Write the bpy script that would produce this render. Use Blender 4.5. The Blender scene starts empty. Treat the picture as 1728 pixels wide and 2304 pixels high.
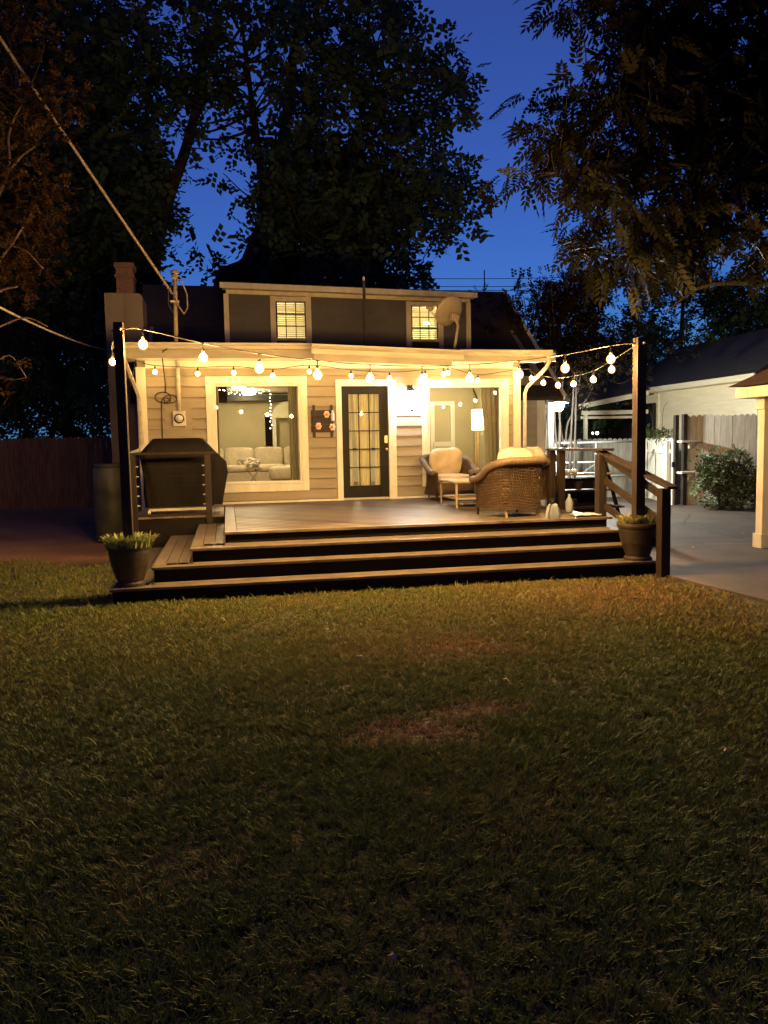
import bpy, bmesh, math, random
import numpy as np
from mathutils import Vector, Matrix
random.seed(7); RNG = np.random.default_rng(7)
sc = bpy.context.scene; COL = sc.collection; PI = math.pi; R = math.radians

# ------------------------------------------------------------------ camera
FPX, YAW, PIT, ROL = 1754.2, .197, .0876, .0193
CAM = np.array([0, -14.205, 1.655])
cF = np.array([math.sin(YAW)*math.cos(PIT), math.cos(YAW)*math.cos(PIT), -math.sin(PIT)])
cR0 = np.array([math.cos(YAW), -math.sin(YAW), 0]); cU0 = np.cross(cR0, cF)
_c, _s = math.cos(ROL), math.sin(ROL)
cR = _c*cR0 - _s*cU0
cU = _s*cR0 + _c*cU0
cd = bpy.data.cameras.new('camera'); co = bpy.data.objects.new('camera', cd); COL.objects.link(co)
cd.sensor_fit = 'VERTICAL'; cd.sensor_height = 36; cd.lens = FPX/2304*36; cd.clip_end = 600; cd.clip_start = .05
M = Matrix(((cR[0], cU[0], -cF[0], CAM[0]), (cR[1], cU[1], -cF[1], CAM[1]), (cR[2], cU[2], -cF[2], CAM[2]), (0, 0, 0, 1)))
co.matrix_world = M; sc.camera = co

# ------------------------------------------------------------------ sky, exposure
SKY_STR, SUN_EL = 1.45, -2.0
w = bpy.data.worlds.new('World'); sc.world = w; w.use_nodes = True; nt = w.node_tree; nt.nodes.clear()
wo = nt.nodes.new('ShaderNodeOutputWorld'); bg = nt.nodes.new('ShaderNodeBackground')
sky = nt.nodes.new('ShaderNodeTexSky'); sky.sky_type = 'NISHITA'; sky.sun_disc = False
sky.sun_elevation = R(SUN_EL); sky.sun_rotation = R(16); sky.air_density = 1.0; sky.dust_density = .2; sky.ozone_density = 6
mul = nt.nodes.new('ShaderNodeMixRGB'); mul.blend_type = 'MULTIPLY'; mul.inputs[0].default_value = 1
mul.inputs[2].default_value = (1.15, 1.45, .98, 1)
_tc = nt.nodes.new('ShaderNodeTexCoord'); _sp = nt.nodes.new('ShaderNodeSeparateXYZ'); _mx = nt.nodes.new('ShaderNodeMath'); _mx.operation = 'MAXIMUM'; _mx.inputs[1].default_value = .10; _cb = nt.nodes.new('ShaderNodeCombineXYZ')
nt.links.new(_tc.outputs['Generated'], _sp.inputs[0]); nt.links.new(_sp.outputs[0], _cb.inputs[0]); nt.links.new(_sp.outputs[1], _cb.inputs[1]); nt.links.new(_sp.outputs[2], _mx.inputs[0]); nt.links.new(_mx.outputs[0], _cb.inputs[2]); nt.links.new(_cb.outputs[0], sky.inputs[0])
nt.links.new(sky.outputs[0], mul.inputs[1]); nt.links.new(mul.outputs[0], bg.inputs[0]); nt.links.new(bg.outputs[0], wo.inputs[0])
bg.inputs[1].default_value = SKY_STR
sc.view_settings.view_transform = 'Standard'; sc.view_settings.look = 'None'; sc.view_settings.gamma = 1
sc.view_settings.exposure = 0
sc.render.engine = 'CYCLES'; sc.cycles.max_bounces = 6; sc.cycles.transparent_max_bounces = 12
sc.cycles.sample_clamp_indirect = 4

# lamp strengths (ceiling and hidden upstairs lamps are added to light the rooms)
L_FRONT, L_WALL, L_SCONCE, L_YARD, L_ROOM = 8000., 500., 170., 4300., 185.
WARM = (1, .66, .26); WARM2 = (1, .70, .31); COOL = (.82, .95, 1.0)

# ------------------------------------------------------------------ helpers
def tag(o, label=None, cat=None, group=None, kind=None):
    if label: o['label'] = label
    if cat: o['category'] = cat
    if group: o['group'] = group
    if kind: o['kind'] = kind
    return o
def thing(name, loc, label, cat, group=None, rz=0):
    o = bpy.data.objects.new(name, None); COL.objects.link(o); o.location = loc; o.rotation_euler = (0, 0, rz)
    o.empty_display_size = .1
    return tag(o, label, cat, group)
def wpos(o):
    p = Vector(o.location)
    while o.parent: o = o.parent; p = p + Vector(o.location)
    return p
class MB:
    def __init__(s): s.v = []; s.f = []
    def add(s, vs, fs):
        n = len(s.v); s.v += [tuple(v) for v in vs]; s.f += [tuple(i+n for i in f) for f in fs]; return s
    def box(s, x0, y0, z0, x1, y1, z1):
        x0, x1 = min(x0, x1), max(x0, x1); y0, y1 = min(y0, y1), max(y0, y1); z0, z1 = min(z0, z1), max(z0, z1)
        return s.add([(x0,y0,z0),(x1,y0,z0),(x1,y1,z0),(x0,y1,z0),(x0,y0,z1),(x1,y0,z1),(x1,y1,z1),(x0,y1,z1)],
                     [(0,3,2,1),(4,5,6,7),(0,1,5,4),(1,2,6,5),(2,3,7,6),(3,0,4,7)])
    def bar(s, a, b, wx, wz, up=(0,0,1)):
        a = Vector(a); b = Vector(b); d = (b-a).normalized(); u = Vector(up); r = d.cross(u)
        if r.length < 1e-4: r = d.cross(Vector((0,1,0)))
        r.normalize(); u = r.cross(d).normalized(); r = r*wx/2; u = u*wz/2
        return s.add([a-r-u, a+r-u, a+r+u, a-r+u, b-r-u, b+r-u, b+r+u, b-r+u],
                     [(0,1,2,3),(7,6,5,4),(0,4,5,1),(1,5,6,2),(2,6,7,3),(3,7,4,0)])
    def tube(s, pts, r, n=8):
        pts = [Vector(p) for p in pts]; rs = r if isinstance(r, (list, tuple)) else [r]*len(pts)
        ring = []; base = len(s.v); prev = None
        for i, p in enumerate(pts):
            t = (pts[min(i+1, len(pts)-1)] - pts[max(i-1, 0)])
            t = t.normalized() if t.length > 1e-9 else Vector((0,0,1))
            if prev is None:
                a = t.orthogonal().normalized()
            else:
                a = prev - t*prev.dot(t); a = a.normalized() if a.length > 1e-6 else t.orthogonal().normalized()
            prev = a; b = t.cross(a)
            for k in range(n):
                q = 2*PI*k/n; s.v.append(tuple(p + (a*math.cos(q) + b*math.sin(q))*rs[i]))
        for i in range(len(pts)-1):
            for k in range(n):
                k2 = (k+1) % n
                s.f.append((base+i*n+k, base+i*n+k2, base+(i+1)*n+k2, base+(i+1)*n+k))
        s.f.append(tuple(base+k for k in reversed(range(n)))); s.f.append(tuple(base+(len(pts)-1)*n+k for k in range(n)))
        return s
    def lathe(s, prof, c=(0,0,0), n=24, cap=True):
        base = len(s.v)
        for r, z in prof:
            for k in range(n):
                q = 2*PI*k/n; s.v.append((c[0]+r*math.cos(q), c[1]+r*math.sin(q), c[2]+z))
        for i in range(len(prof)-1):
            for k in range(n):
                k2 = (k+1) % n; s.f.append((base+i*n+k, base+i*n+k2, base+(i+1)*n+k2, base+(i+1)*n+k))
        if cap:
            s.f.append(tuple(base+k for k in reversed(range(n)))); s.f.append(tuple(base+(len(prof)-1)*n+k for k in range(n)))
        return s
    def sphere(s, c, r, n=12, sx=1, sy=1, sz=1):
        m = n//2; prof = []
        base = len(s.v)
        for i in range(1, m):
            a = PI*i/m
            for k in range(n):
                q = 2*PI*k/n
                s.v.append((c[0]+r*sx*math.sin(a)*math.cos(q), c[1]+r*sy*math.sin(a)*math.sin(q), c[2]-r*sz*math.cos(a)))
        for i in range(m-2):
            for k in range(n):
                k2 = (k+1) % n; s.f.append((base+i*n+k, base+i*n+k2, base+(i+1)*n+k2, base+(i+1)*n+k))
        s.v.append((c[0], c[1], c[2]-r*sz)); s.v.append((c[0], c[1], c[2]+r*sz)); b0 = len(s.v)-2
        for k in range(n):
            k2 = (k+1) % n; s.f.append((base+k2, base+k, b0)); s.f.append((base+(m-2)*n+k, base+(m-2)*n+k2, b0+1))
        return s
    def prism(s, poly, h0, h1, ax='z'):
        n = len(poly)
        def P(p, h): return {'z': (p[0], p[1], h), 'y': (p[0], h, p[1]), 'x': (h, p[0], p[1])}[ax]
        return s.add([P(p, h0) for p in poly]+[P(p, h1) for p in poly],
                     [tuple(reversed(range(n))), tuple(range(n, 2*n))]+[(i, (i+1) % n, (i+1) % n+n, i+n) for i in range(n)])
    def build(s, name, mat, parent=None, local=False, smooth=False, bevel=0, subsurf=0, origin=None):
        me = bpy.data.meshes.new(name); vs = s.v
        off = Vector((0,0,0))
        if parent is not None and not local: off = wpos(parent)
        if origin is not None and parent is None: off = Vector(origin)
        me.from_pydata([(v[0]-off[0], v[1]-off[1], v[2]-off[2]) for v in vs], [], s.f)
        bm = bmesh.new(); bm.from_mesh(me); bmesh.ops.recalc_face_normals(bm, faces=bm.faces[:]); bm.to_mesh(me); bm.free()
        me.materials.append(mat); o = bpy.data.objects.new(name, me); COL.objects.link(o)
        if parent is not None: o.parent = parent
        elif origin is not None: o.location = origin
        if smooth:
            me.polygons.foreach_set('use_smooth', [True]*len(me.polygons))
        if bevel:
            b = o.modifiers.new('bevel', 'BEVEL'); b.width = bevel; b.segments = 2; b.limit_method = 'ANGLE'; b.angle_limit = R(40)
        if subsurf:
            b = o.modifiers.new('sub', 'SUBSURF'); b.levels = b.render_levels = subsurf
        return o
def copy_tree(o, parent=None):
    c = o.copy(); COL.objects.link(c)
    if parent is not None: c.parent = parent
    for ch in list(o.children): copy_tree(ch, c)
    return c

# ------------------------------------------------------------------ materials
def nm(name):
    m = bpy.data.materials.new(name); m.use_nodes = True; t = m.node_tree
    return m, t, t.nodes['Principled BSDF']
def mat(name, c1, c2=None, scale=4, rough=.7, stretch=(1,1,1), detail=6, bump=0, bscale=None, metal=0, lo=.35, hi=.65, coat=0, spec=.5, bdist=.01):
    m, t, b = nm(name); N = t.nodes; L = t.links
    b.inputs['Roughness'].default_value = rough; b.inputs['Metallic'].default_value = metal
    b.inputs['Specular IOR Level'].default_value = spec
    if coat: b.inputs['Coat Weight'].default_value = coat
    if c2 is None: c2 = tuple(x*.8 for x in c1)
    tc = N.new('ShaderNodeTexCoord'); mp = N.new('ShaderNodeMapping'); mp.inputs['Scale'].default_value = stretch
    L.new(tc.outputs['Object'], mp.inputs[0])
    nz = N.new('ShaderNodeTexNoise'); nz.inputs['Scale'].default_value = scale; nz.inputs['Detail'].default_value = detail
    L.new(mp.outputs[0], nz.inputs['Vector'])
    cr = N.new('ShaderNodeValToRGB'); cr.color_ramp.elements[0].position = lo; cr.color_ramp.elements[1].position = hi
    cr.color_ramp.elements[0].color = (*c1, 1); cr.color_ramp.elements[1].color = (*c2, 1)
    L.new(nz.outputs[0], cr.inputs[0]); L.new(cr.outputs[0], b.inputs['Base Color'])
    if bump:
        n2 = N.new('ShaderNodeTexNoise'); n2.inputs['Scale'].default_value = bscale or scale*4; n2.inputs['Detail'].default_value = 4
        L.new(mp.outputs[0], n2.inputs['Vector'])
        bp = N.new('ShaderNodeBump'); bp.inputs['Strength'].default_value = bump; bp.inputs['Distance'].default_value = bdist
        L.new(n2.outputs[0], bp.inputs['Height']); L.new(bp.outputs[0], b.inputs['Normal'])
    return m
def emis(name, col, strength):
    m = bpy.data.materials.new(name); m.use_nodes = True; t = m.node_tree; t.nodes.clear()
    o = t.nodes.new('ShaderNodeOutputMaterial'); e = t.nodes.new('ShaderNodeEmission')
    e.inputs[0].default_value = (*col, 1); e.inputs[1].default_value = strength; t.links.new(e.outputs[0], o.inputs[0]); return m
def glass(name, tint=(.93,.95,.93), ior=1.45):
    m = bpy.data.materials.new(name); m.use_nodes = True; t = m.node_tree; t.nodes.clear()
    o = t.nodes.new('ShaderNodeOutputMaterial'); mx = t.nodes.new('ShaderNodeMixShader'); tr = t.nodes.new('ShaderNodeBsdfTransparent')
    gl = t.nodes.new('ShaderNodeBsdfGlossy'); fr = t.nodes.new('ShaderNodeFresnel'); fr.inputs[0].default_value = ior
    tr.inputs[0].default_value = (*tint, 1); gl.inputs['Roughness'].default_value = .01
    t.links.new(fr.outputs[0], mx.inputs[0]); t.links.new(tr.outputs[0], mx.inputs[1]); t.links.new(gl.outputs[0], mx.inputs[2]); t.links.new(mx.outputs[0], o.inputs[0])
    return m
def leafmat(name, c1, c2, trans=.3, scale=.8):
    m = bpy.data.materials.new(name); m.use_nodes = True; t = m.node_tree; N = t.nodes; L = t.links; N.clear()
    o = N.new('ShaderNodeOutputMaterial'); mx = N.new('ShaderNodeMixShader'); d = N.new('ShaderNodeBsdfPrincipled'); tl = N.new('ShaderNodeBsdfTranslucent')
    d.inputs['Roughness'].default_value = .55; d.inputs['Specular IOR Level'].default_value = .08
    at = N.new('ShaderNodeAttribute'); at.attribute_name = 'rnd'
    mc = N.new('ShaderNodeMix'); mc.data_type = 'RGBA'; mc.inputs[6].default_value = (*c1, 1); mc.inputs[7].default_value = (*c2, 1)
    L.new(at.outputs['Fac'], mc.inputs[0]); L.new(mc.outputs[2], d.inputs['Base Color']); L.new(mc.outputs[2], tl.inputs[0])
    mx.inputs[0].default_value = trans; L.new(d.outputs[0], mx.inputs[1]); L.new(tl.outputs[0], mx.inputs[2]); L.new(mx.outputs[0], o.inputs[0])
    return m
def wicker(name, c1, c2):
    m, t, b = nm(name); N = t.nodes; L = t.links; b.inputs['Roughness'].default_value = .6
    tc = N.new('ShaderNodeTexCoord')
    sep = N.new('ShaderNodeSeparateXYZ'); L.new(tc.outputs['Object'], sep.inputs[0])
    ad = N.new('ShaderNodeMath'); ad.operation = 'ADD'; L.new(sep.outputs[0], ad.inputs[0]); L.new(sep.outputs[1], ad.inputs[1])
    def sn(src, f):
        k = N.new('ShaderNodeMath'); k.operation = 'MULTIPLY'; k.inputs[1].default_value = f; L.new(src, k.inputs[0])
        q = N.new('ShaderNodeMath'); q.operation = 'SINE'; L.new(k.outputs[0], q.inputs[0]); return q.outputs[0]
    a = sn(ad.outputs[0], 190); c = sn(sep.outputs[2], 380)
    pr = N.new('ShaderNodeMath'); pr.operation = 'MULTIPLY'; L.new(a, pr.inputs[0]); L.new(c, pr.inputs[1])
    mr = N.new('ShaderNodeMapRange'); mr.inputs[1].default_value = -1; L.new(pr.outputs[0], mr.inputs[0])
    nz = N.new('ShaderNodeTexNoise'); nz.inputs['Scale'].default_value = 9; L.new(tc.outputs['Object'], nz.inputs[0])
    av = N.new('ShaderNodeMath'); av.operation = 'MULTIPLY'; L.new(mr.outputs[0], av.inputs[0]); L.new(nz.outputs[0], av.inputs[1])
    cr = N.new('ShaderNodeValToRGB'); cr.color_ramp.elements[0].position = .05; cr.color_ramp.elements[1].position = .5
    cr.color_ramp.elements[0].color = (*c1, 1); cr.color_ramp.elements[1].color = (*c2, 1)
    L.new(av.outputs[0], cr.inputs[0]); L.new(cr.outputs[0], b.inputs['Base Color'])
    bp = N.new('ShaderNodeBump'); bp.inputs['Strength'].default_value = .8; bp.inputs['Distance'].default_value = .006
    L.new(pr.outputs[0], bp.inputs['Height']); L.new(bp.outputs[0], b.inputs['Normal']); return m

m_trim = mat('trim_paint', (.66,.64,.58), (.57,.55,.50), 9, .5, (1,1,.3), bump=.1, bscale=60)
m_siding = mat('taupe_siding', (.285,.245,.19), (.24,.205,.155), 2, .65, (.5,1,5), bump=.15, bscale=30, bdist=.004)
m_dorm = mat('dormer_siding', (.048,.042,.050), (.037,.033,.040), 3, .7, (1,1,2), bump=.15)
m_roof = mat('roof_shingle', (.050,.032,.020), (.022,.014,.009), 26, .9, (.6,1.6,1.6), bump=.5, bscale=40)
m_fasc = mat('fascia_paint', (.40,.37,.31), (.33,.30,.25), 9, .6, (.3,1,1), bump=.1)
m_gut = mat('gutter_metal', (.52,.48,.41), (.40,.36,.30), 5, .45, (.4,1,3), bump=.05)
m_deck = mat('deck_stain', (.15,.124,.105), (.062,.047,.038), 5, .42, (.9,6,3), bump=.35, bscale=38, bdist=.004, spec=.5)
m_deckd = mat('deck_board_wear', (.16,.125,.098), (.07,.050,.038), 1.1, .5, (1,1,1), detail=12, bump=.3, bscale=45, bdist=.003, lo=.3, hi=.68)
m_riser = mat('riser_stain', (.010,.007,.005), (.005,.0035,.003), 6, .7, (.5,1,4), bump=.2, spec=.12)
m_post = mat('dark_post', (.027,.018,.013), (.014,.009,.007), 7, .6, (3,3,.4), bump=.25, bscale=30, spec=.25)
m_postd = mat('dark_rail_stain', (.022,.014,.010), (.012,.008,.005), 7, .65, (3,3,.4), bump=.25, bscale=30, spec=.25)
m_iron = mat('black_metal', (.02,.02,.02), (.012,.012,.012), 8, .45, metal=.4)
m_rubber = mat('black_cable', (.03,.025,.02), (.018,.015,.012), 8, .6)
m_cable = mat('grey_cable', (.34,.27,.21), (.2,.15,.12), 30, .7)
def courses(m, sc_, tint=.45):
    t = m.node_tree; N = t.nodes; L = t.links; b = N['Principled BSDF']; src = b.inputs['Base Color'].links[0].from_socket
    tc = N.new('ShaderNodeTexCoord'); sp = N.new('ShaderNodeSeparateXYZ'); cb = N.new('ShaderNodeCombineXYZ'); ad = N.new('ShaderNodeMath'); ad.operation = 'ADD'
    L.new(tc.outputs['Object'], sp.inputs[0]); L.new(sp.outputs[0], ad.inputs[0]); L.new(sp.outputs[1], ad.inputs[1]); L.new(ad.outputs[0] if 0 else sp.outputs[sc_[2]], cb.inputs[0]); L.new(sp.outputs[2], cb.inputs[1])
    br = N.new('ShaderNodeTexBrick'); br.inputs['Scale'].default_value = sc_[0]; br.inputs['Mortar Size'].default_value = sc_[1]; br.inputs['Brick Width'].default_value = .33; br.inputs['Row Height'].default_value = .09
    br.inputs['Color1'].default_value = (1,1,1,1); br.inputs['Color2'].default_value = (.55,.55,.55,1); br.inputs['Mortar'].default_value = (.25,.25,.25,1)
    L.new(cb.outputs[0], br.inputs[0]); mx = N.new('ShaderNodeMix'); mx.data_type = 'RGBA'; mx.blend_type = 'MULTIPLY'; mx.inputs[0].default_value = .8
    L.new(src, mx.inputs[6]); L.new(br.outputs[0], mx.inputs[7]); L.new(mx.outputs[2], b.inputs['Base Color'])
m_brick = mat('chimney_brick', (.19,.11,.085), (.11,.06,.05), 8, .9, (2,2,5), bump=.5)
m_chase = mat('chimney_cladding', (.22,.18,.145), (.17,.14,.11), 2, .75, (1,1,.4), bump=.1)
m_glass = glass('window_glass')
m_door = mat('door_paint', (.012,.010,.009), (.008,.007,.006), 6, .5, (1,1,.3), spec=.15)
m_brass = mat('satin_brass', (.75,.55,.3), (.6,.42,.22), 12, .3, metal=.9)
m_room = mat('olive_wall', (.36,.315,.20), (.32,.28,.175), 2, .85)
m_roomw = mat('cream_wall', (.62,.58,.42), (.56,.52,.37), 2, .85)
m_ceil = mat('ceiling_paint', (.6,.57,.48), (.55,.52,.44), 2, .9)
m_floor = mat('interior_floor', (.22,.13,.07), (.14,.08,.045), 5, .35, (6,.6,1))
m_sofa = mat('sofa_fabric', (.50,.42,.31), (.42,.35,.25), 14, .95, bump=.3, bscale=80)
m_cush = mat('cushion_fabric', (.50,.43,.34), (.40,.34,.26), 6, .9, bump=.5, bscale=14, bdist=.012)
m_wick = wicker('brown_wicker', (.04,.022,.012), (.125,.075,.042))
m_wickg = mat('grey_wicker_roll', (.13,.09,.065), (.05,.032,.022), 60, .6, (1,1,1), bump=.6, bscale=90, bdist=.004)
m_tablew = mat('table_wood', (.30,.235,.175), (.22,.165,.12), 6, .5, (1,5,5), bump=.1)
m_cover = mat('grill_cover_fabric', (.008,.006,.005), (.004,.003,.0025), 5, .75, (1,1,.6), bump=.6, bscale=5, spec=.2, bdist=.03)
m_pipe = mat('pipe_paint', (.20,.22,.22), (.13,.14,.14), 8, .6)
m_whited = mat('dull_white', (.22,.26,.32), (.16,.19,.24), 6, .6)
m_white = mat('white_plastic', (.5,.55,.6), (.42,.46,.5), 6, .5)
m_fence = mat('weathered_fence', (.62,.59,.52), (.44,.42,.36), 6, .85, (5,5,.5), bump=.4, bscale=20)
m_fenceb = mat('brown_fence', (.20,.11,.06), (.10,.055,.03), 5, .9, (5,5,.5), bump=.4, bscale=20)
m_gar = mat('cream_lap_siding', (.84,.76,.56), (.76,.68,.49), 3, .7, (.5,.5,5), bump=.15)
m_groof = mat('grey_shingle', (.062,.050,.036), (.03,.024,.017), 18, .9, (1,.5,1), bump=.5, bscale=30)
m_broof = mat('brown_shingle', (.10,.05,.03), (.06,.03,.018), 18, .9, bump=.5, bscale=30)
courses(m_roof, (1.0, .008, 0)); courses(m_groof, (.8, .01, 1)); courses(m_broof, (1.0, .008, 0))
m_pot = mat('dark_planter', (.028,.019,.015), (.015,.010,.008), 4, .55, (1,1,3), bump=.25, bscale=30)
m_soil = mat('potting_soil', (.03,.02,.014), (.015,.01,.008), 30, .95, bump=.8)
m_bark = mat('tree_bark', (.05,.037,.028), (.022,.016,.012), 7, .95, (3,3,.6), bump=.9, bscale=14, bdist=.03)
m_barkl = mat('pale_bark', (.15,.09,.06), (.08,.05,.035), 6, .8, (3,3,.5), bump=.5, bscale=14)
m_dish = mat('dish_metal', (.30,.25,.20), (.25,.2,.16), 5, .5)
m_curt = mat('curtain_cloth', (.34,.31,.25), (.28,.25,.20), 3, .9, (12,12,.3))
m_sheer = mat('door_curtain', (.84,.80,.68), (.66,.60,.48), 3, .9, (14,14,.3))
m_barrel = mat('rain_barrel', (.085,.085,.045), (.05,.05,.03), 4, .5)
m_pallet = mat('sign_board', (.045,.032,.028), (.025,.018,.016), 7, .8, (1,1,6), bump=.3)
m_red = mat('red_flower', (.62,.10,.06), (.72,.34,.25), 30, .6)
m_pink = mat('pale_petal', (.75,.55,.45), (.7,.4,.3), 30, .6)
e_front = emis('front_bulb_glow', WARM, L_FRONT); e_wall = emis('wall_bulb_glow', WARM2, L_WALL)
def globe_halo():  # amber glow of the shell stands in for the halo round the core
    m = bpy.data.materials.new('amber_halo'); m.use_nodes = True; t = m.node_tree; t.nodes.clear()
    o = t.nodes.new('ShaderNodeOutputMaterial'); mx = t.nodes.new('ShaderNodeMixShader'); tr = t.nodes.new('ShaderNodeBsdfTransparent'); e = t.nodes.new('ShaderNodeEmission')
    tr.inputs[0].default_value = (1,.85,.6,1); e.inputs[0].default_value = (1,.50,.10,1); e.inputs[1].default_value = 1.7; mx.inputs[0].default_value = .6
    t.links.new(tr.outputs[0], mx.inputs[1]); t.links.new(e.outputs[0], mx.inputs[2]); t.links.new(mx.outputs[0], o.inputs[0]); return m
m_globe = globe_halo()
e_scon = emis('sconce_glow', COOL, L_SCONCE); e_yard = emis('yard_lamp_glow', (.97,1,.88), L_YARD); e_leg = emis('corner_bulb_glow', WARM2, 1500.)
e_room = emis('ceiling_lamp_glow', (1,.77,.43), L_ROOM); e_shade = emis('lamp_shade_glow', (1,.88,.58), 9.)
e_fairy = emis('fairy_glow', (1,.85,.6), 9.); e_small = emis('garden_lamp_glow', (1,.75,.4), 25.)
e_up = emis('upstairs_lamp_glow', (1,.70,.32), 1100.)

# ------------------------------------------------------------------ ground
def groundmat():
    m, t, b = nm('ground_soil_grass'); N = t.nodes; L = t.links; b.inputs['Roughness'].default_value = .95
    tc = N.new('ShaderNodeTexCoord')
    n1 = N.new('ShaderNodeTexNoise'); n1.inputs['Scale'].default_value = .55; n1.inputs['Detail'].default_value = 8
    n2 = N.new('ShaderNodeTexNoise'); n2.inputs['Scale'].default_value = 35; n2.inputs['Detail'].default_value = 6
    L.new(tc.outputs['Object'], n1.inputs[0]); L.new(tc.outputs['Object'], n2.inputs[0])
    a = N.new('ShaderNodeValToRGB'); a.color_ramp.elements[0].position = .38; a.color_ramp.elements[1].position = .62
    a.color_ramp.elements[0].color = (.050,.036,.016,1); a.color_ramp.elements[1].color = (.036,.036,.013,1)
    d = N.new('ShaderNodeValToRGB'); d.color_ramp.elements[0].position = .38; d.color_ramp.elements[1].position = .62
    d.color_ramp.elements[0].color = (.28,.135,.06,1); d.color_ramp.elements[1].color = (.46,.23,.10,1)
    L.new(n1.outputs[0], a.inputs[0]); L.new(n1.outputs[0], d.inputs[0])
    sp = N.new('ShaderNodeSeparateXYZ'); L.new(tc.outputs['Object'], sp.inputs[0])
    yy = N.new('ShaderNodeMath'); yy.operation = 'ADD'; L.new(sp.outputs[1], yy.inputs[0]); L.new(n1.outputs[0], yy.inputs[1])
    mr = N.new('ShaderNodeMapRange'); mr.inputs[1].default_value = -2.0; mr.inputs[2].default_value = -1.2; L.new(yy.outputs[0], mr.inputs[0])
    mx = N.new('ShaderNodeMix'); mx.data_type = 'RGBA'; L.new(mr.outputs[0], mx.inputs[0]); L.new(a.outputs[0], mx.inputs[6]); L.new(d.outputs[0], mx.inputs[7])
    m2 = N.new('ShaderNodeMix'); m2.data_type = 'RGBA'; m2.blend_type = 'MULTIPLY'; m2.inputs[0].default_value = .8
    L.new(mx.outputs[2], m2.inputs[6])
    g = N.new('ShaderNodeValToRGB'); g.color_ramp.elements[0].position = .3; g.color_ramp.elements[0].color = (.12,.12,.12,1); g.color_ramp.elements[1].position = .7
    L.new(n2.outputs[0], g.inputs[0]); L.new(g.outputs[0], m2.inputs[7]); L.new(m2.outputs[2], b.inputs['Base Color'])
    bp = N.new('ShaderNodeBump'); bp.inputs['Strength'].default_value = .9; bp.inputs['Distance'].default_value = .04
    L.new(n2.outputs[0], bp.inputs['Height']); L.new(bp.outputs[0], b.inputs['Normal']); return m
tag(MB().add([(-300,-300,0),(300,-300,0),(300,300,0),(-300,300,0)], [(0,1,2,3)]).build('ground', groundmat()), kind='structure')
m_conc = mat('driveway_concrete', (.088,.060,.042), (.058,.039,.028), 1.6, .85, (1,1,1), detail=12, bump=.4, bscale=60, bdist=.004)
drv = MB()
ex = [(5.13,-20),(5.16,-9),(5.22,-7.4),(5.13,-6.6),(5.10,-5.9),(5.08,-5.2),(5.08,10.5)]
drv.prism(ex+[(40,10.5),(40,-20)], -.05, .03)
tag(drv.build('driveway', m_conc), kind='structure')
_t = m_conc.node_tree; _N = _t.nodes; _b = _N['Principled BSDF']; _src = _b.inputs['Base Color'].links[0].from_socket
_tc = _N.new('ShaderNodeTexCoord'); _n = _N.new('ShaderNodeTexNoise'); _n.inputs['Scale'].default_value = .45; _n.inputs['Detail'].default_value = 10; _n.inputs['Roughness'].default_value = .7; _n.inputs['Distortion'].default_value = .8
_v = _N.new('ShaderNodeTexVoronoi'); _v.feature = 'DISTANCE_TO_EDGE'; _v.inputs['Scale'].default_value = .22; _w = _N.new('ShaderNodeMixRGB'); _w.inputs[0].default_value = .12; _n3 = _N.new('ShaderNodeTexNoise'); _n3.inputs['Scale'].default_value = 3
_t.links.new(_tc.outputs['Object'], _n.inputs[0]); _t.links.new(_tc.outputs['Object'], _n3.inputs[0]); _t.links.new(_tc.outputs['Object'], _w.inputs[1]); _t.links.new(_n3.outputs[1], _w.inputs[2]); _t.links.new(_w.outputs[0], _v.inputs['Vector'])
_cr = _N.new('ShaderNodeValToRGB'); _cr.color_ramp.elements[0].position = .36; _cr.color_ramp.elements[0].color = (.42,.40,.38,1); _cr.color_ramp.elements[1].position = .62; _t.links.new(_n.outputs[0], _cr.inputs[0])
_c2 = _N.new('ShaderNodeValToRGB'); _c2.color_ramp.elements[0].position = .002; _c2.color_ramp.elements[0].color = (.25,.25,.25,1); _c2.color_ramp.elements[1].position = .006; _t.links.new(_v.outputs[0], _c2.inputs[0])
_x1 = _N.new('ShaderNodeMixRGB'); _x1.blend_type = 'MULTIPLY'; _x1.inputs[0].default_value = 1; _x2 = _N.new('ShaderNodeMixRGB'); _x2.blend_type = 'MULTIPLY'; _x2.inputs[0].default_value = 1
_t.links.new(_src, _x1.inputs[1]); _t.links.new(_cr.outputs[0], _x1.inputs[2]); _t.links.new(_x1.outputs[0], _x2.inputs[1]); _t.links.new(_c2.outputs[0], _x2.inputs[2]); _t.links.new(_x2.outputs[0], _b.inputs['Base Color'])

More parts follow.
